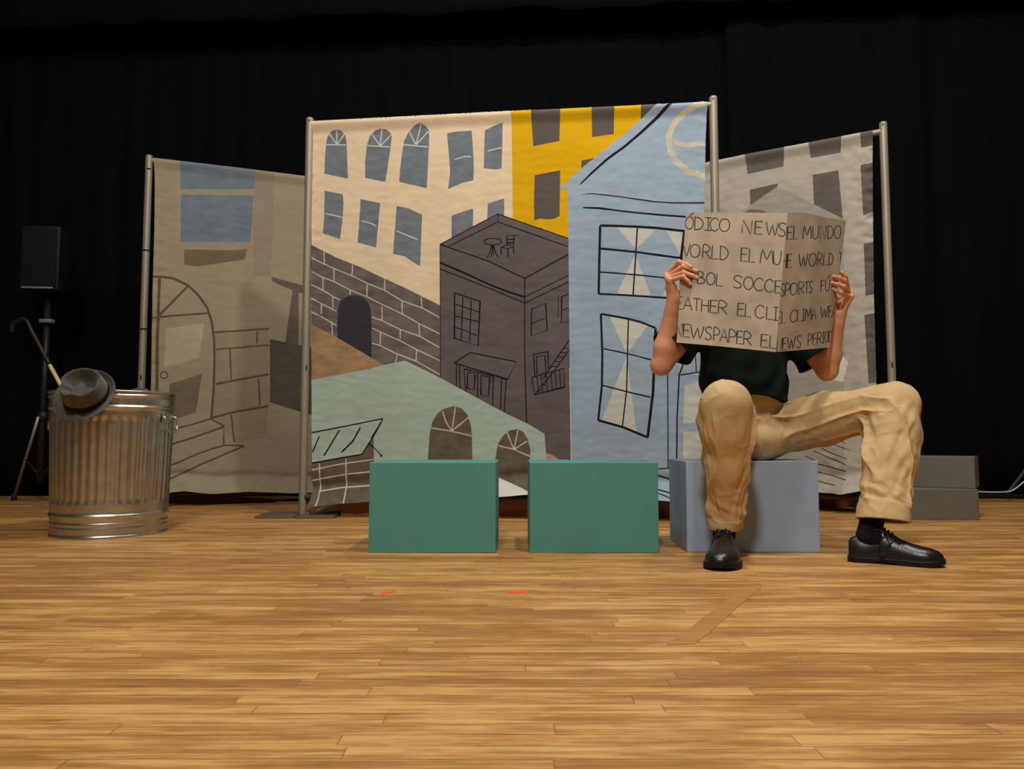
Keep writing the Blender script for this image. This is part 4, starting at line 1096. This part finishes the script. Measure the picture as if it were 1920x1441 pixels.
# --- hands: joint positions read where the photo shows each finger, thumbs behind the page
def hand(wr, el, fingers, thumb, palm_back):
    gs = []
    mcp = [f[0] for f in fingers]
    cp_ = sum(mcp, Vector()) / 4
    fl = []
    for (m_, p_, t_), rr in zip(fingers, (0.0086, 0.0089, 0.0086, 0.0076)):
        dist = p_ + (t_ - p_) * 0.56
        bend = (dist - (m_ + t_) / 2); dist = dist + (bend.normalized() * 0.003 if bend.length > 1e-5 else Vector())
        fl.append(group([cone(m_, p_, rr * 1.10, rr), blob(p_, (rr * 1.06,) * 3), cone(p_, dist, rr * 0.96, rr * 0.9), cone(dist, t_, rr * 0.9, rr * 0.74)], 0.003))
    pal = []
    side = (mcp[3] - mcp[0]).normalized()
    for i, m_ in enumerate(mcp):
        b_ = wr + side * (i - 1.5) * 0.011 + (cp_ - wr) * 0.10
        pal.append(cone(b_, m_, 0.0145, 0.0112))
        pal.append(blob(m_, (0.0108,) * 3))
    pal.append(cone(wr, wr + (cp_ - wr) * 0.55, 0.021, 0.021))
    th = [cone(thumb[0], thumb[1], 0.0155, 0.0115), cone(thumb[1], thumb[2], 0.0105, 0.0100), cone(thumb[2], thumb[3], 0.0098, 0.0080)]
    return fl, pal, th
def pt(px, py, y): return P(px, py, y)
yL = page_y(PG_L, 1300, 515); yR = page_y(PG_R, 1562, 535)
fR = [(pt(1251, 516, 2.772), pt(1272.5, 490.5, 2.722), pt(1296, 500.5, yL - 0.010)),
      (pt(1251.5, 519, 2.757), pt(1281, 499.5, 2.698), pt(1306, 508.5, yL - 0.011)),
      (pt(1253, 522, 2.742), pt(1281.5, 510.5, 2.688), pt(1307, 521, yL - 0.011)),
      (pt(1257, 525.5, 2.730), pt(1281, 518.5, 2.680), pt(1294, 532.5, yL - 0.009))]
thR = [pt(1270, 552, 2.775), pt(1281, 534, 2.775), pt(1294, 517, page_y(PG_L, 1294, 517) + 0.026), pt(1309, 503, page_y(PG_L, 1309, 503) + 0.014)]
fL_ = [(pt(1590, 542, 2.828), pt(1584, 517, 2.785), pt(1574.5, 509.5, 2.775)),
       (pt(1592, 546, 2.814), pt(1582.5, 526, 2.758), pt(1563.5, 518.5, page_y(PG_R, 1563, 519) - 0.011)),
       (pt(1594, 551, 2.800), pt(1581.5, 537.5, 2.738), pt(1560.5, 530.5, page_y(PG_R, 1560, 530) - 0.011)),
       (pt(1594.5, 556, 2.786), pt(1576, 548.5, 2.735), pt(1562, 541.5, page_y(PG_R, 1562, 542) - 0.009))]
thL = [pt(1573, 577, 2.83), pt(1566, 560, 2.815), pt(1556, 543, page_y(PG_R, 1556, 543) + 0.026), pt(1545, 531, page_y(PG_R, 1545, 531) + 0.014)]
HR = hand(wrR, elR, fR, thR, None); HL = hand(wrL, elL, fL_, thL, None)

def arm(sh, el, wr, out):
    mid = el + (wr - el) * 0.28
    return [cone(sh, sh + (el - sh) * 0.45, 0.050, 0.046), cone(sh + (el - sh) * 0.45, el, 0.046, 0.037), cone(el, mid, 0.036, 0.0385), cone(mid, wr, 0.0385, 0.0235),
            flat(wr + (el - wr) * 0.16, wr, (0.027, 0.027), (0.021, 0.0205), out)]
armR = arm(shR, elR, wrR, (0.3, 1, 0)); armL = arm(shL, elL, wrL, (-0.3, 1, 0))
def limb_union(parts):                        # parts: (base, blend) in order
    def f(q):
        d = np.full(len(q), 1.0)
        for (g, c, R), k in parts:
            m = ((q - c) ** 2).sum(1) < (R + BAND) ** 2
            if m.any(): d[m] = smin(d[m], g(q[m]), k)
        return d
    C = np.mean([p_[0][1] for p_ in parts], axis=0); R = max(np.linalg.norm(p_[0][1] - C) + p_[0][2] for p_ in parts)
    return f, C, R
hx = Vector((1, 0, 0)); 
hfw = Vector((0.12, -0.98, -0.16)).normalized(); hsd = hfw.cross(UP).normalized(); hup = hsd.cross(hfw)
def hp(x, y, z): return head_c + hsd * x + hfw * y + hup * z
HM = np.array([hsd, hfw, hup])
head_parts = group([blob(hp(0, -0.012, 0.035), (0.077, 0.097, 0.090), HM), blob(hp(0, 0.012, -0.035), (0.064, 0.082, 0.080), HM), blob(hp(0, 0.045, -0.092), (0.034, 0.034, 0.026), HM),
                    blob(hp(0.036, 0.030, -0.060), (0.030, 0.045, 0.040), HM), blob(hp(-0.036, 0.030, -0.060), (0.030, 0.045, 0.040), HM), blob(hp(0, 0.070, 0.020), (0.058, 0.020, 0.012), HM)], 0.03)
head_parts = carve(head_parts, [blob(hp(0.032, 0.098, 0.002), (0.019, 0.018, 0.012), HM), blob(hp(-0.032, 0.098, 0.002), (0.019, 0.018, 0.012), HM)], 0.012)
face = [(head_parts, 0.02), (group([cone(hp(0, 0.086, 0.010), hp(0, 0.108, -0.028), 0.008, 0.012), blob(hp(0.012, 0.096, -0.032), (0.009,) * 3), blob(hp(-0.012, 0.096, -0.032), (0.009,) * 3)], 0.006), 0.010),
        (group([blob(hp(0, 0.088, -0.056), (0.024, 0.010, 0.0055), HM), blob(hp(0, 0.086, -0.067), (0.021, 0.011, 0.0065), HM)], 0.002), 0.005)]
for s in (-1, 1):
    face.append((carve(group([blob(hp(0.079 * s, -0.008, -0.012), (0.010, 0.020, 0.032), HM)], 0.0), [blob(hp(0.090 * s, -0.004, -0.010), (0.010, 0.011, 0.020), HM)], 0.004), 0.006))
ax_ = tuple(rgt)
trunk = [(flat(chest + UP * 0.10, chest - UP * 0.12, (0.150, 0.130), (0.098, 0.095), ax_), 0.05), (flat(chest - UP * 0.12, pel, (0.130, 0.150), (0.095, 0.105), ax_), 0.05),
         (cone(shR, shL, 0.058, 0.058), 0.06), (cone(neck0 - UP * 0.04, head_c - UP * 0.05 + hfw * -0.02, 0.056, 0.052), 0.04)]
legs = []
for hp_, kn, an, he, to in ((hipR, kneeR, ankA, heelA, toeA), (hipL, kneeL, ankB, heelB, toeB)):
    legs += [(cone(hp_, kn - UP * 0.02, 0.072, 0.050), 0.05), (cone(kn - UP * 0.02, kn + (an - kn) * 0.3, 0.044, 0.042), 0.03), (cone(kn + (an - kn) * 0.3, an, 0.042, 0.029), 0.03),
             (cone(an, he + (to - he) * 0.60 + UP * 0.040, 0.029, 0.022), 0.02)]
def finish_hand(H):
    fl, pal, th = H
    parts = [(group(pal, 0.010), 0.010), (group(th, 0.006), 0.008)] + [(x, 0.0022) for x in fl]
    f = limb_union(parts)
    return f
body = limb_union([(x, k) for x, k in trunk] + legs + face + [(group(armR, 0.02), 0.03), (group(armL, 0.02), 0.03), (finish_hand(HR), 0.012), (finish_hand(HL), 0.012)])
person = empty('person', (pel.x, pel.y, 0), 'person in dark green t-shirt and khaki trousers sitting on the light blue block, face hidden', 'person')
sdf_obj('body', body, 0.0026, M_SKIN, person)
# nails
M_NAIL = mat('finger_nail', rgb((226, 168, 140)), rough=0.35, var=0.02)
for fing in (fR, fL_):
    for m_, p_, t_ in fing:
        d = (t_ - p_).normalized(); out = (Vector((0, -1, 0)) - d * d.dot(Vector((0, -1, 0)))).normalized(); sd = d.cross(out)
        up_f = Vector((0, -0.75, 0.66)); up_f = (up_f - d * up_f.dot(d)).normalized(); sd = d.cross(up_f)
        bm = bmesh.new(); bmesh.ops.create_uvsphere(bm, u_segments=12, v_segments=8, radius=1.0)
        c = t_ - d * 0.0015 + up_f * 0.0052
        M4 = Matrix((d * 0.0060, sd * 0.0045, up_f * 0.0016)).transposed().to_4x4(); M4.translation = c
        bmesh.ops.transform(bm, matrix=M4, verts=bm.verts)
        bm_obj('finger_nail', bm, M_NAIL, person)
for s in (-1, 1):
    bm = bmesh.new(); bmesh.ops.create_uvsphere(bm, u_segments=20, v_segments=14, radius=0.0115)
    bmesh.ops.translate(bm, verts=bm.verts, vec=hp(0.032 * s, 0.076, 0.003)); ey = bm_obj('eye', bm, M_EYE, person)
    bm = bmesh.new(); bmesh.ops.create_uvsphere(bm, u_segments=16, v_segments=10, radius=0.0055)
    bmesh.ops.translate(bm, verts=bm.verts, vec=hp(0.032 * s, 0.0825, 0.002)); bm_obj('iris', bm, M_IRIS, ey)
hair0 = carve(group([blob(hp(0, -0.020, 0.045), (0.086, 0.104, 0.094), HM), blob(hp(0, -0.045, -0.02), (0.080, 0.072, 0.070), HM)], 0.03),
              [blob(hp(0, 0.110, -0.030), (0.075, 0.075, 0.085), HM), blob(hp(0.085, 0.02, -0.045), (0.03, 0.05, 0.05), HM), blob(hp(-0.085, 0.02, -0.045), (0.03, 0.05, 0.05), HM)], 0.015)
def hair_f(q):
    w_ = (q - np.array(head_c)) @ HM.T
    return hair0[0](q) + 0.004 * np.sin(w_[:, 0] * 190 + 6 * np.sin(w_[:, 1] * 31)) * np.sin(w_[:, 1] * 70 + w_[:, 2] * 40)
sdf_obj('hair', (hair_f, hair0[1], hair0[2]), 0.004, M_HAIR, person)

# --- shirt
sl_R = shR + (elR - shR) * 0.72; sl_L = shL + (elL - shL) * 0.80
shirt_parts = [(flat(chest + UP * 0.11, chest - UP * 0.10, (0.188, 0.182), (0.122, 0.124), ax_), 0.05), (flat(chest - UP * 0.10, pel + UP * 0.075 + fwd * 0.012, (0.182, 0.180), (0.124, 0.130), ax_), 0.05),
               (cone(shR, shL, 0.068, 0.068), 0.05), (group([cone(shR, sl_R + (elR - shR) * 0.12, 0.074, 0.088)], 0.0), 0.04), (group([cone(shL, sl_L + (elL - shL) * 0.12, 0.074, 0.088)], 0.0), 0.04),
               (cone(neck0 - UP * 0.035, neck0 + UP * 0.02, 0.070, 0.062), 0.03)]
sh0 = limb_union(shirt_parts)
dR = np.array((elR - shR).normalized()); dL = np.array((elL - shL).normalized()); pR_ = np.array(sl_R); pL_ = np.array(sl_L)
hemz = pel.z + 0.118
def shirt_f(q):
    d = sh0[0](q)
    x = (q - np.array(chest)) @ np.array(rgt); z = q[:, 2] - chest.z
    d = d + 0.0045 * np.sin(z * 62 + 5 * np.sin(x * 11 + 1.0) + x * 22) * np.exp(-((z + 0.20) / 0.13) ** 2) + 0.003 * np.sin(x * 60 + z * 25)
    near = np.linalg.norm(q - pR_, axis=1) < 0.13
    inner = np.full(len(q), 1.0)
    cutR = (q - pR_) @ dR; cutL = (q - pL_) @ dL
    farR = np.linalg.norm(q - pR_, axis=1) < 0.15; farL = np.linalg.norm(q - pL_, axis=1) < 0.15
    ar = cone(shR, sl_R + (elR - shR) * 0.2, 0.067, 0.083)[0](q); al = cone(shL, sl_L + (elL - shL) * 0.2, 0.067, 0.083)[0](q)
    d = np.where(farR & (cutR > -0.05), np.maximum(d, -ar), d); d = np.where(farL & (cutL > -0.05), np.maximum(d, -al), d)
    arm_r = cone(shR + (elR - shR) * 0.3, elR, 0.100, 0.100)[0](q); arm_l = cone(shL + (elL - shL) * 0.3, elL, 0.100, 0.100)[0](q)
    d = np.where(arm_r < 0.02, np.maximum(d, cutR), d); d = np.where(arm_l < 0.02, np.maximum(d, cutL), d)
    hem = hemz + 0.012 * np.sin(x * 17 + 0.5) - q[:, 2]
    d = np.maximum(d, hem)
    neck_in = cone(neck0 - UP * 0.05, neck0 + UP * 0.10, 0.060, 0.060)[0](q)
    d = np.maximum(d, -neck_in); d = np.maximum(d, q[:, 2] - (neck0.z + 0.028))
    return d
sdf_obj('t_shirt', (shirt_f, sh0[1], sh0[2]), 0.0032, M_SHIRT, person)

# --- trousers
cufA = Vector(P(1360, 981, ankA.y + 0.004)); cufB = Vector(P(1656, 969, ankB.y + 0.0))
fA = (toeA - heelA).normalized(); fB = (toeB - heelB).normalized()
waist = pel + UP * 0.125 + fwd * 0.0
def legp(hip, kn, cuf, fdir, wl, wk):
    m1 = kn + (cuf - kn) * 0.50; k1 = kn + (cuf - kn) * 0.22
    mt = hip + (kn - hip) * 0.5 + UP * 0.004
    return [cone(hip, mt, 0.098, 0.090), cone(mt, kn, 0.090, wk), flat(kn, k1, (wk, wl[0] + 0.004), (wk, wl[4]), tuple(fdir)), flat(k1, m1, (wl[0] + 0.004, wl[0]), (wl[4], wl[1]), tuple(fdir)), flat(m1, cuf + (cuf - kn) * 0.06, (wl[0], wl[2]), (wl[1], wl[3]), tuple(fdir))]
tr0 = limb_union([(flat(waist, pel - UP * 0.02, (0.152, 0.168), (0.112, 0.112), ax_), 0.04), (blob(pel - UP * 0.03 + fwd * 0.02, (0.16, 0.13, 0.085)), 0.05),
                  (group(legp(hipR, kneeR, cufA, fA, (0.080, 0.066, 0.070, 0.050, 0.079), 0.074), 0.035), 0.030), (group(legp(hipL, kneeL, cufB, fB, (0.082, 0.076, 0.081, 0.071, 0.080), 0.077), 0.030), 0.030)])
def legframe(a, b, ref):
    a = np.array(a); d = np.array(b) - a; L_ = np.linalg.norm(d); d = d / L_
    r_ = np.array(ref) - d * (np.array(ref) @ d); r_ /= np.linalg.norm(r_); s_ = np.cross(d, r_)
    return a, d, L_, r_, s_
TL = legframe(hipL, kneeL, (0, 0, 1)); TRr = legframe(hipR, kneeR, (0, 0, 1)); SL = legframe(kneeL, cufB, tuple(fB)); SR = legframe(kneeR, cufA, tuple(fA))
crotch = np.array(pel + fwd * 0.135 + UP * 0.015)
def vnoise(x, y, z=0.0):
    """smooth value noise on arrays"""
    x = np.asarray(x, float); y = np.asarray(y, float); z = np.broadcast_to(np.asarray(z, float), x.shape)
    xi, yi, zi = np.floor(x), np.floor(y), np.floor(z); fx, fy, fz = x - xi, y - yi, z - zi
    fx, fy, fz = [t * t * (3 - 2 * t) for t in (fx, fy, fz)]
    def hsh(a, b, c):
        v = np.sin(a * 127.1 + b * 311.7 + c * 74.7) * 43758.5453; return v - np.floor(v)
    r = 0
    for i in (0, 1):
        for j in (0, 1):
            for k in (0, 1):
                r = r + hsh(xi + i, yi + j, zi + k) * (fx if i else 1 - fx) * (fy if j else 1 - fy) * (fz if k else 1 - fz)
    return r * 2 - 1
def ridge(x): return (1 - np.abs(np.sin(x))) ** 2
def cyl(q, fr):
    a, d, L_, r_, s_ = fr; v = q - a; t = v @ d / L_; x = v @ r_; y = v @ s_
    return t, np.arctan2(y, x), np.hypot(x, y)
def trou_f(q):
    d = tr0[0](q); d0 = d.copy()
    wv = np.abs(d) < 0.03
    a_, b_, c_ = q[wv].T
    d[wv] = d[wv] - 0.0045 * vnoise(a_ * 13 + 2 * b_, b_ * 13 - 3 * c_, c_ * 11) - 0.0030 * (1 - np.abs(vnoise(a_ * 22 + 9 * c_, b_ * 22, c_ * 15 - 7 * a_))) ** 3
    # long drag folds on the thighs, fanning out of the crotch
    for fr, tw, s_, fq in ((TL, 2.4, 0.4, 4.6), (TRr, -2.0, 1.3, 4.2)):
        t, th, rr = cyl(q, fr); wgt = sstep(-0.02, 0.16, t) * (1 - sstep(0.80, 1.0, t)) * (1 - sstep(0.105, 0.14, rr))
        m = wgt > 0
        if m.any():
            nn = vnoise(th[m] * 1.5 + s_, t[m] * 3.0 + s_ * 7)
            am = 0.45 + 0.55 * np.clip(vnoise(th[m] * 1.2 + 9, t[m] * 2.2 + s_) + 0.4, 0, 1)
            d[m] = d[m] - 0.0105 * wgt[m] * am * (ridge(th[m] * fq + tw * t[m] + 1.1 * nn) - 0.3)
    for fr, s_, tw in ((SL, 1, 1.5), (SR, -1, -1.2)):
        t, th, rr = cyl(q, fr); m = (rr < 0.14) & (t > -0.3) & (t < 1.2)
        if not m.any(): continue
        tm, tt_ = t[m], th[m]
        nn = vnoise(tt_ * 1.3 + 3 * s_, tm * 2.6 + 5 * s_)
        near = 1 - sstep(0.10, 0.138, rr[m])
        fall = sstep(-0.06, 0.14, tm) * (1 - sstep(0.88, 0.97, tm)) * near
        d[m] = d[m] - 0.0115 * fall * (ridge(tt_ * 2.0 + tw * tm + 1.3 * nn + 0.5 * s_) - 0.35)
        d[m] = d[m] - 0.0050 * fall * vnoise(tt_ * 2.6 + 11, tm * 9.0 + 2.0 * np.sin(tt_ * 2 + s_), 4.0)
        d[m] = d[m] - 0.0065 * sstep(0.66, 0.85, tm) * (1 - sstep(0.90, 0.97, tm)) * near * vnoise(tt_ * 1.8 + 2, tm * 19 + tt_ * 1.5, 7.0)
        # creases in the hollow of the knee
        d[m] = d[m] - 0.008 * np.exp(-((tm - 0.10) / 0.13) ** 2) * ridge(tm * 24 + tt_ * 1.4 + nn) * sstep(-0.3, 0.6, -np.cos(tt_)) * near
    # open hems, turned up
    disp = d - d0
    for fr, cuf, an, fd, ra, rb in ((SL, cufB, ankB, fB, 0.073, 0.063), (SR, cufA, ankA, fA, 0.063, 0.044)):
        a, dd, L_, r_, s_ = fr
        v = q - np.array(cuf); tt = v @ dd; fo = np.array(fd) - dd * (np.array(fd) @ dd); fo /= np.linalg.norm(fo); x = v @ fo; y2 = np.maximum((v * v).sum(1) - x * x - tt * tt, 0)
        k = np.sqrt((x / ra) ** 2 + y2 / rb ** 2); inn = (k - 1) * np.sqrt(x * x + y2) / np.maximum(k, 1e-6) + disp
        nearc = (np.abs(tt) < 0.14) & (k < 3)
        d = np.where(nearc, d - 0.0028 * ((tt > -0.036) & (k < 3)), d)
        d = np.where(nearc & (tt > -0.10), np.maximum(d, -np.maximum(inn, -0.10 - tt)), d)
        hn = dd * 0.4 + np.array((0, 0, -0.6)); hn /= np.linalg.norm(hn)
        d = np.where(nearc, np.maximum(d, v @ hn - 0.012), d)
    # waistband
    wz = q[:, 2] - (waist.z + 0.012); v = q - np.array(waist); hx_ = v @ np.array(rgt); hy_ = v @ np.array(fwd)
    nw = (np.abs(hx_) < 0.19) & (np.abs(hy_) < 0.15) & (q[:, 2] > waist.z - 0.09)
    d = np.where(nw, d - 0.0016 * (wz > -0.038), d)
    d = np.where(nw & (hy_ > 0), d + 0.0022 * np.exp(-((hx_ + 0.012) / 0.003) ** 2), d)
    d = np.maximum(d, np.where((np.abs(hx_) < 0.17) & (np.abs(hy_) < 0.128), wz, -1))
    return d
sdf_obj('trousers', (trou_f, tr0[1], tr0[2]), 0.0030, M_TROU, person)

# --- socks, shoes
def lerp_prof(tab, t):
    xs_ = [r_[0] for r_ in tab]
    return [float(np.interp(t, xs_, [r_[i] for r_ in tab])) for i in range(1, len(tab[0]))]
def shoe(heel, toe, label):
    ax = (toe - heel).normalized(); L_ = (toe - heel).length; sd = Vector((-ax.y, ax.x, 0)); k = L_ / 0.29; kw = k * 1.14
    def at(x, y, z): return heel + ax * (x * L_) + sd * (y * kw) + UP * (z * k)
    # outline of the sole: station, half width, lateral shift
    tab = [(0, .018, 0), (.02, .026, 0), (.06, .031, 0), (.15, .034, 0), (.30, .033, .001), (.45, .036, .002), (.60, .044, .002), (.72, .0465, 0), (.82, .044, -.003), (.90, .036, -.005), (.96, .025, -.006), (.99, .014, -.006), (1.0, .006, -.006)]
    st = [0, .006, .02, .04, .08, .13, .2, .27, .33, .4, .47, .54, .6, .66, .72, .78, .83, .87, .91, .94, .965, .985, .996, 1.0]
    root = person
    # upper: half-round sections, open at the collar
    topt = [(0, .062), (.02, .082), (.06, .089), (.10, .090), (.16, .089), (.22, .091), (.28, .100), (.34, .111), (.38, .112), (.44, .101), (.52, .086), (.60, .075), (.68, .067), (.76, .061), (.84, .057), (.90, .053), (.95, .047), (.985, .036), (1.0, .022)]
    NSG = 22; V = []; Fc = []
    for s in st:
        hw, sh_ = lerp_prof(tab, s); (tp,) = lerp_prof(topt, s)
        n_ = 2.0 + 0.7 * (s > 0.5) * min(1, (s - 0.5) * 3)
        for j in range(NSG + 1):
            a_ = math.pi * j / NSG
            c_, s_ = math.cos(a_), math.sin(a_)
            y = sh_ + hw * 0.97 * math.copysign(abs(c_) ** (2 / n_), c_) * (1.0 if s > 0.35 else 1.0)
            pinch = 1 - 0.28 * (s_ ** 2) * (1 if s < 0.5 else 0)
            z = 0.014 + (tp - 0.014) * abs(s_) ** (2 / n_ if s > 0.5 else 0.8)
            V.append(at(s, sh_ + (y - sh_) * pinch, z))
    for i in range(len(st) - 1):
        for j in range(NSG):
            a_ = i * (NSG + 1) + j
            mid = (st[i] + st[i + 1]) / 2; ang = (j + 0.5) / NSG
            if 0.012 < mid < 0.335 and 0.345 < ang < 0.655: continue          # collar opening
            Fc.append((a_, a_ + 1, a_ + NSG + 2, a_ + NSG + 1))
    Fc.append(list(range(NSG + 1))); Fc.append([(len(st) - 1) * (NSG + 1) + j for j in range(NSG + 1)][::-1])
    def upz(s, y):                            # height of the upper at an offset from its middle line
        hw, sh_ = lerp_prof(tab, s); (tp_,) = lerp_prof(topt, s); best = None
        for j in range(91):
            a_ = math.pi / 2 * j / 90; n_ = 2.0 + 0.7 * (s > 0.5) * min(1, (s - 0.5) * 3)
            yy = hw * 0.97 * abs(math.cos(a_)) ** (2 / n_) * (1 - 0.28 * math.sin(a_) ** 2 * (1 if s < 0.5 else 0))
            zz = 0.014 + (tp_ - 0.014) * abs(math.sin(a_)) ** (2 / n_ if s > 0.5 else 0.8)
            if best is None or abs(yy - abs(y)) < best[0]: best = (abs(yy - abs(y)), zz)
        return best[1]
    up = mesh('shoe', V, Fc, M_LTHR, root); up['label'] = label
    md = up.modifiers.new('leather', 'SOLIDIFY'); md.thickness = 0.0025; md.offset = 1
    ss_ = up.modifiers.new('round', 'SUBSURF'); ss_.levels = 1; ss_.render_levels = 2
    # sole with a heel block and welt
    V = []; Fc = []; ring = []
    for s in st:
        hw, sh_ = lerp_prof(tab, s); ring.append((s, sh_ + hw + 0.004))
    for s in reversed(st):
        hw, sh_ = lerp_prof(tab, s); ring.append((s, sh_ - hw - 0.004))
    n_ = len(ring)
    def ext(s): return -0.012 + s * 1.026
    def bot(s):
        if s < 0.28: return 0.0
        if s < 0.32: return 0.009 * (s - 0.28) / 0.04
        if s < 0.60: return 0.009 * (1 - sstep(0.40, 0.60, s))
        return 0.012 * float(sstep(0.80, 1.05, s))
    for lev in range(4):
        for s, y in ring:
            z = (bot(s), bot(s) + 0.002, 0.0165 + 0.006 * float(sstep(0.8, 1.0, s)), 0.019 + 0.006 * float(sstep(0.8, 1.0, s)))[lev]
            V.append(at(ext(s), y * (0.97, 1.0, 1.0, 0.97)[lev], z))
    for lev in range(3):
        for i in range(n_):
            j = (i + 1) % n_; Fc.append((lev * n_ + i, lev * n_ + j, (lev + 1) * n_ + j, (lev + 1) * n_ + i))
    m_ = len(st)
    for lev, fl_ in ((0, True), (3, False)):
        for i in range(m_ - 1):
            f_ = [lev * n_ + i, lev * n_ + i + 1, lev * n_ + n_ - 2 - i, lev * n_ + n_ - 1 - i]
            Fc.append(f_ if fl_ else f_[::-1])
    so = mesh('sole', V, Fc, M_SOLE, up, smooth=False)
    # lace facings, laces and eyelets lie on the upper
    def on(s, y, e): return at(s, y, upz(s, y) + e)
    for sgn in (-1, 1):
        V = []; Fc = []; ns = [.335 + .19 * i / 9 for i in range(10)]
        for i, s in enumerate(ns):
            q_ = i / 9
            for j in range(8):
                a_ = j / 7; V.append(on(s, (.006 + .0305 * a_ * (1 - 0.75 * q_ ** 2.5)) * sgn, .0042))
        for i in range(9):
            for j in range(7):
                q_ = i * 8 + j; Fc.append((q_, q_ + 1, q_ + 9, q_ + 8))
        fc = mesh('facing', V, Fc, M_LTHR, up); fc.modifiers.new('t', 'SOLIDIFY').thickness = 0.003; fc.modifiers['t'].offset = 0
    bm = bmesh.new()
    for i, s in enumerate((.35, .39, .43, .47)):
        wy = .0165 - .0012 * i
        add_tube(bm, smooth_path([on(s, -wy, .005), on(s + .004, -wy * .5, .0085), on(s + .008, 0, .0095), on(s + .012, wy * .5, .0085), on(s + .014, wy, .005)], 4), 0.0021 * k, 8)
    for sgn in (-1, 1):
        add_tube(bm, smooth_path([on(.352, 0, .009), on(.345, .010 * sgn, .018), on(.36, .022 * sgn, .013), on(.385, .024 * sgn, .008), on(.385, .012 * sgn, .010), on(.358, .001 * sgn, .010)], 6), 0.0019 * k, 8)
        add_tube(bm, smooth_path([on(.355, 0, .010), on(.39, .014 * sgn, .009), on(.43, .026 * sgn, .007), on(.46, .032 * sgn, .006)], 6), 0.0019 * k, 8)
    bm_obj('laces', bm, M_LACE, up)
    for i, s in enumerate((.352, .392, .432, .472)):
        for sgn in (-1, 1):
            bm = bmesh.new()
            c = on(s, (.0175 - .0012 * i) * sgn, .0062); nrm = (UP + sd * sgn * 0.55 + ax * 0.5).normalized(); tq = (ax - nrm * ax.dot(nrm)).normalized()
            add_tube(bm, [c + (tq * math.cos(q_) + nrm.cross(tq) * math.sin(q_)) * 0.0030 * k for q_ in [2 * math.pi * j / 12 for j in range(13)]], 0.0011 * k, 6, cap=False)
            bm_obj('eyelet', bm, M_EYELET, up)
    def tp(s): return lerp_prof(topt, s)[0]
    V = []; Fc = []
    for i, s in enumerate((.27, .30, .33, .37, .42, .48)):
        for j in range(7):
            a_ = (j - 3) / 3; V.append(at(s, .019 * a_, tp(min(.40, s + .03)) * (1 - 0.0) + .010 * (1 - i / 5) - .005 * a_ * a_ - max(0, s - .4) * .16))
    for i in range(5):
        for j in range(6):
            a_ = i * 7 + j; Fc.append((a_, a_ + 1, a_ + 8, a_ + 7))
    tg = mesh('tongue', V, Fc, M_LTHR, up); tg.modifiers.new('t', 'SOLIDIFY').thickness = 0.002
    return up
def sock(an, heel, toe, kn):
    ax = (toe - heel).normalized()
    base = limb_union([(flat(an + (kn - an) * 0.34, an - UP * 0.005, (0.040, 0.037), (0.036, 0.032), tuple(ax)), 0.02), (cone(an, heel + (toe - heel) * 0.56 + UP * 0.044, 0.033, 0.025), 0.02)])
    return sdf_obj('sock', base, 0.003, M_SOCK, person)
shoe(heelA, toeA, 'black leather lace-up shoe pointing at the viewer')
shoe(heelB, toeB, 'black leather lace-up shoe turned sideways')
sock(ankA, heelA, toeA, kneeR); sock(ankB, heelB, toeB, kneeL)
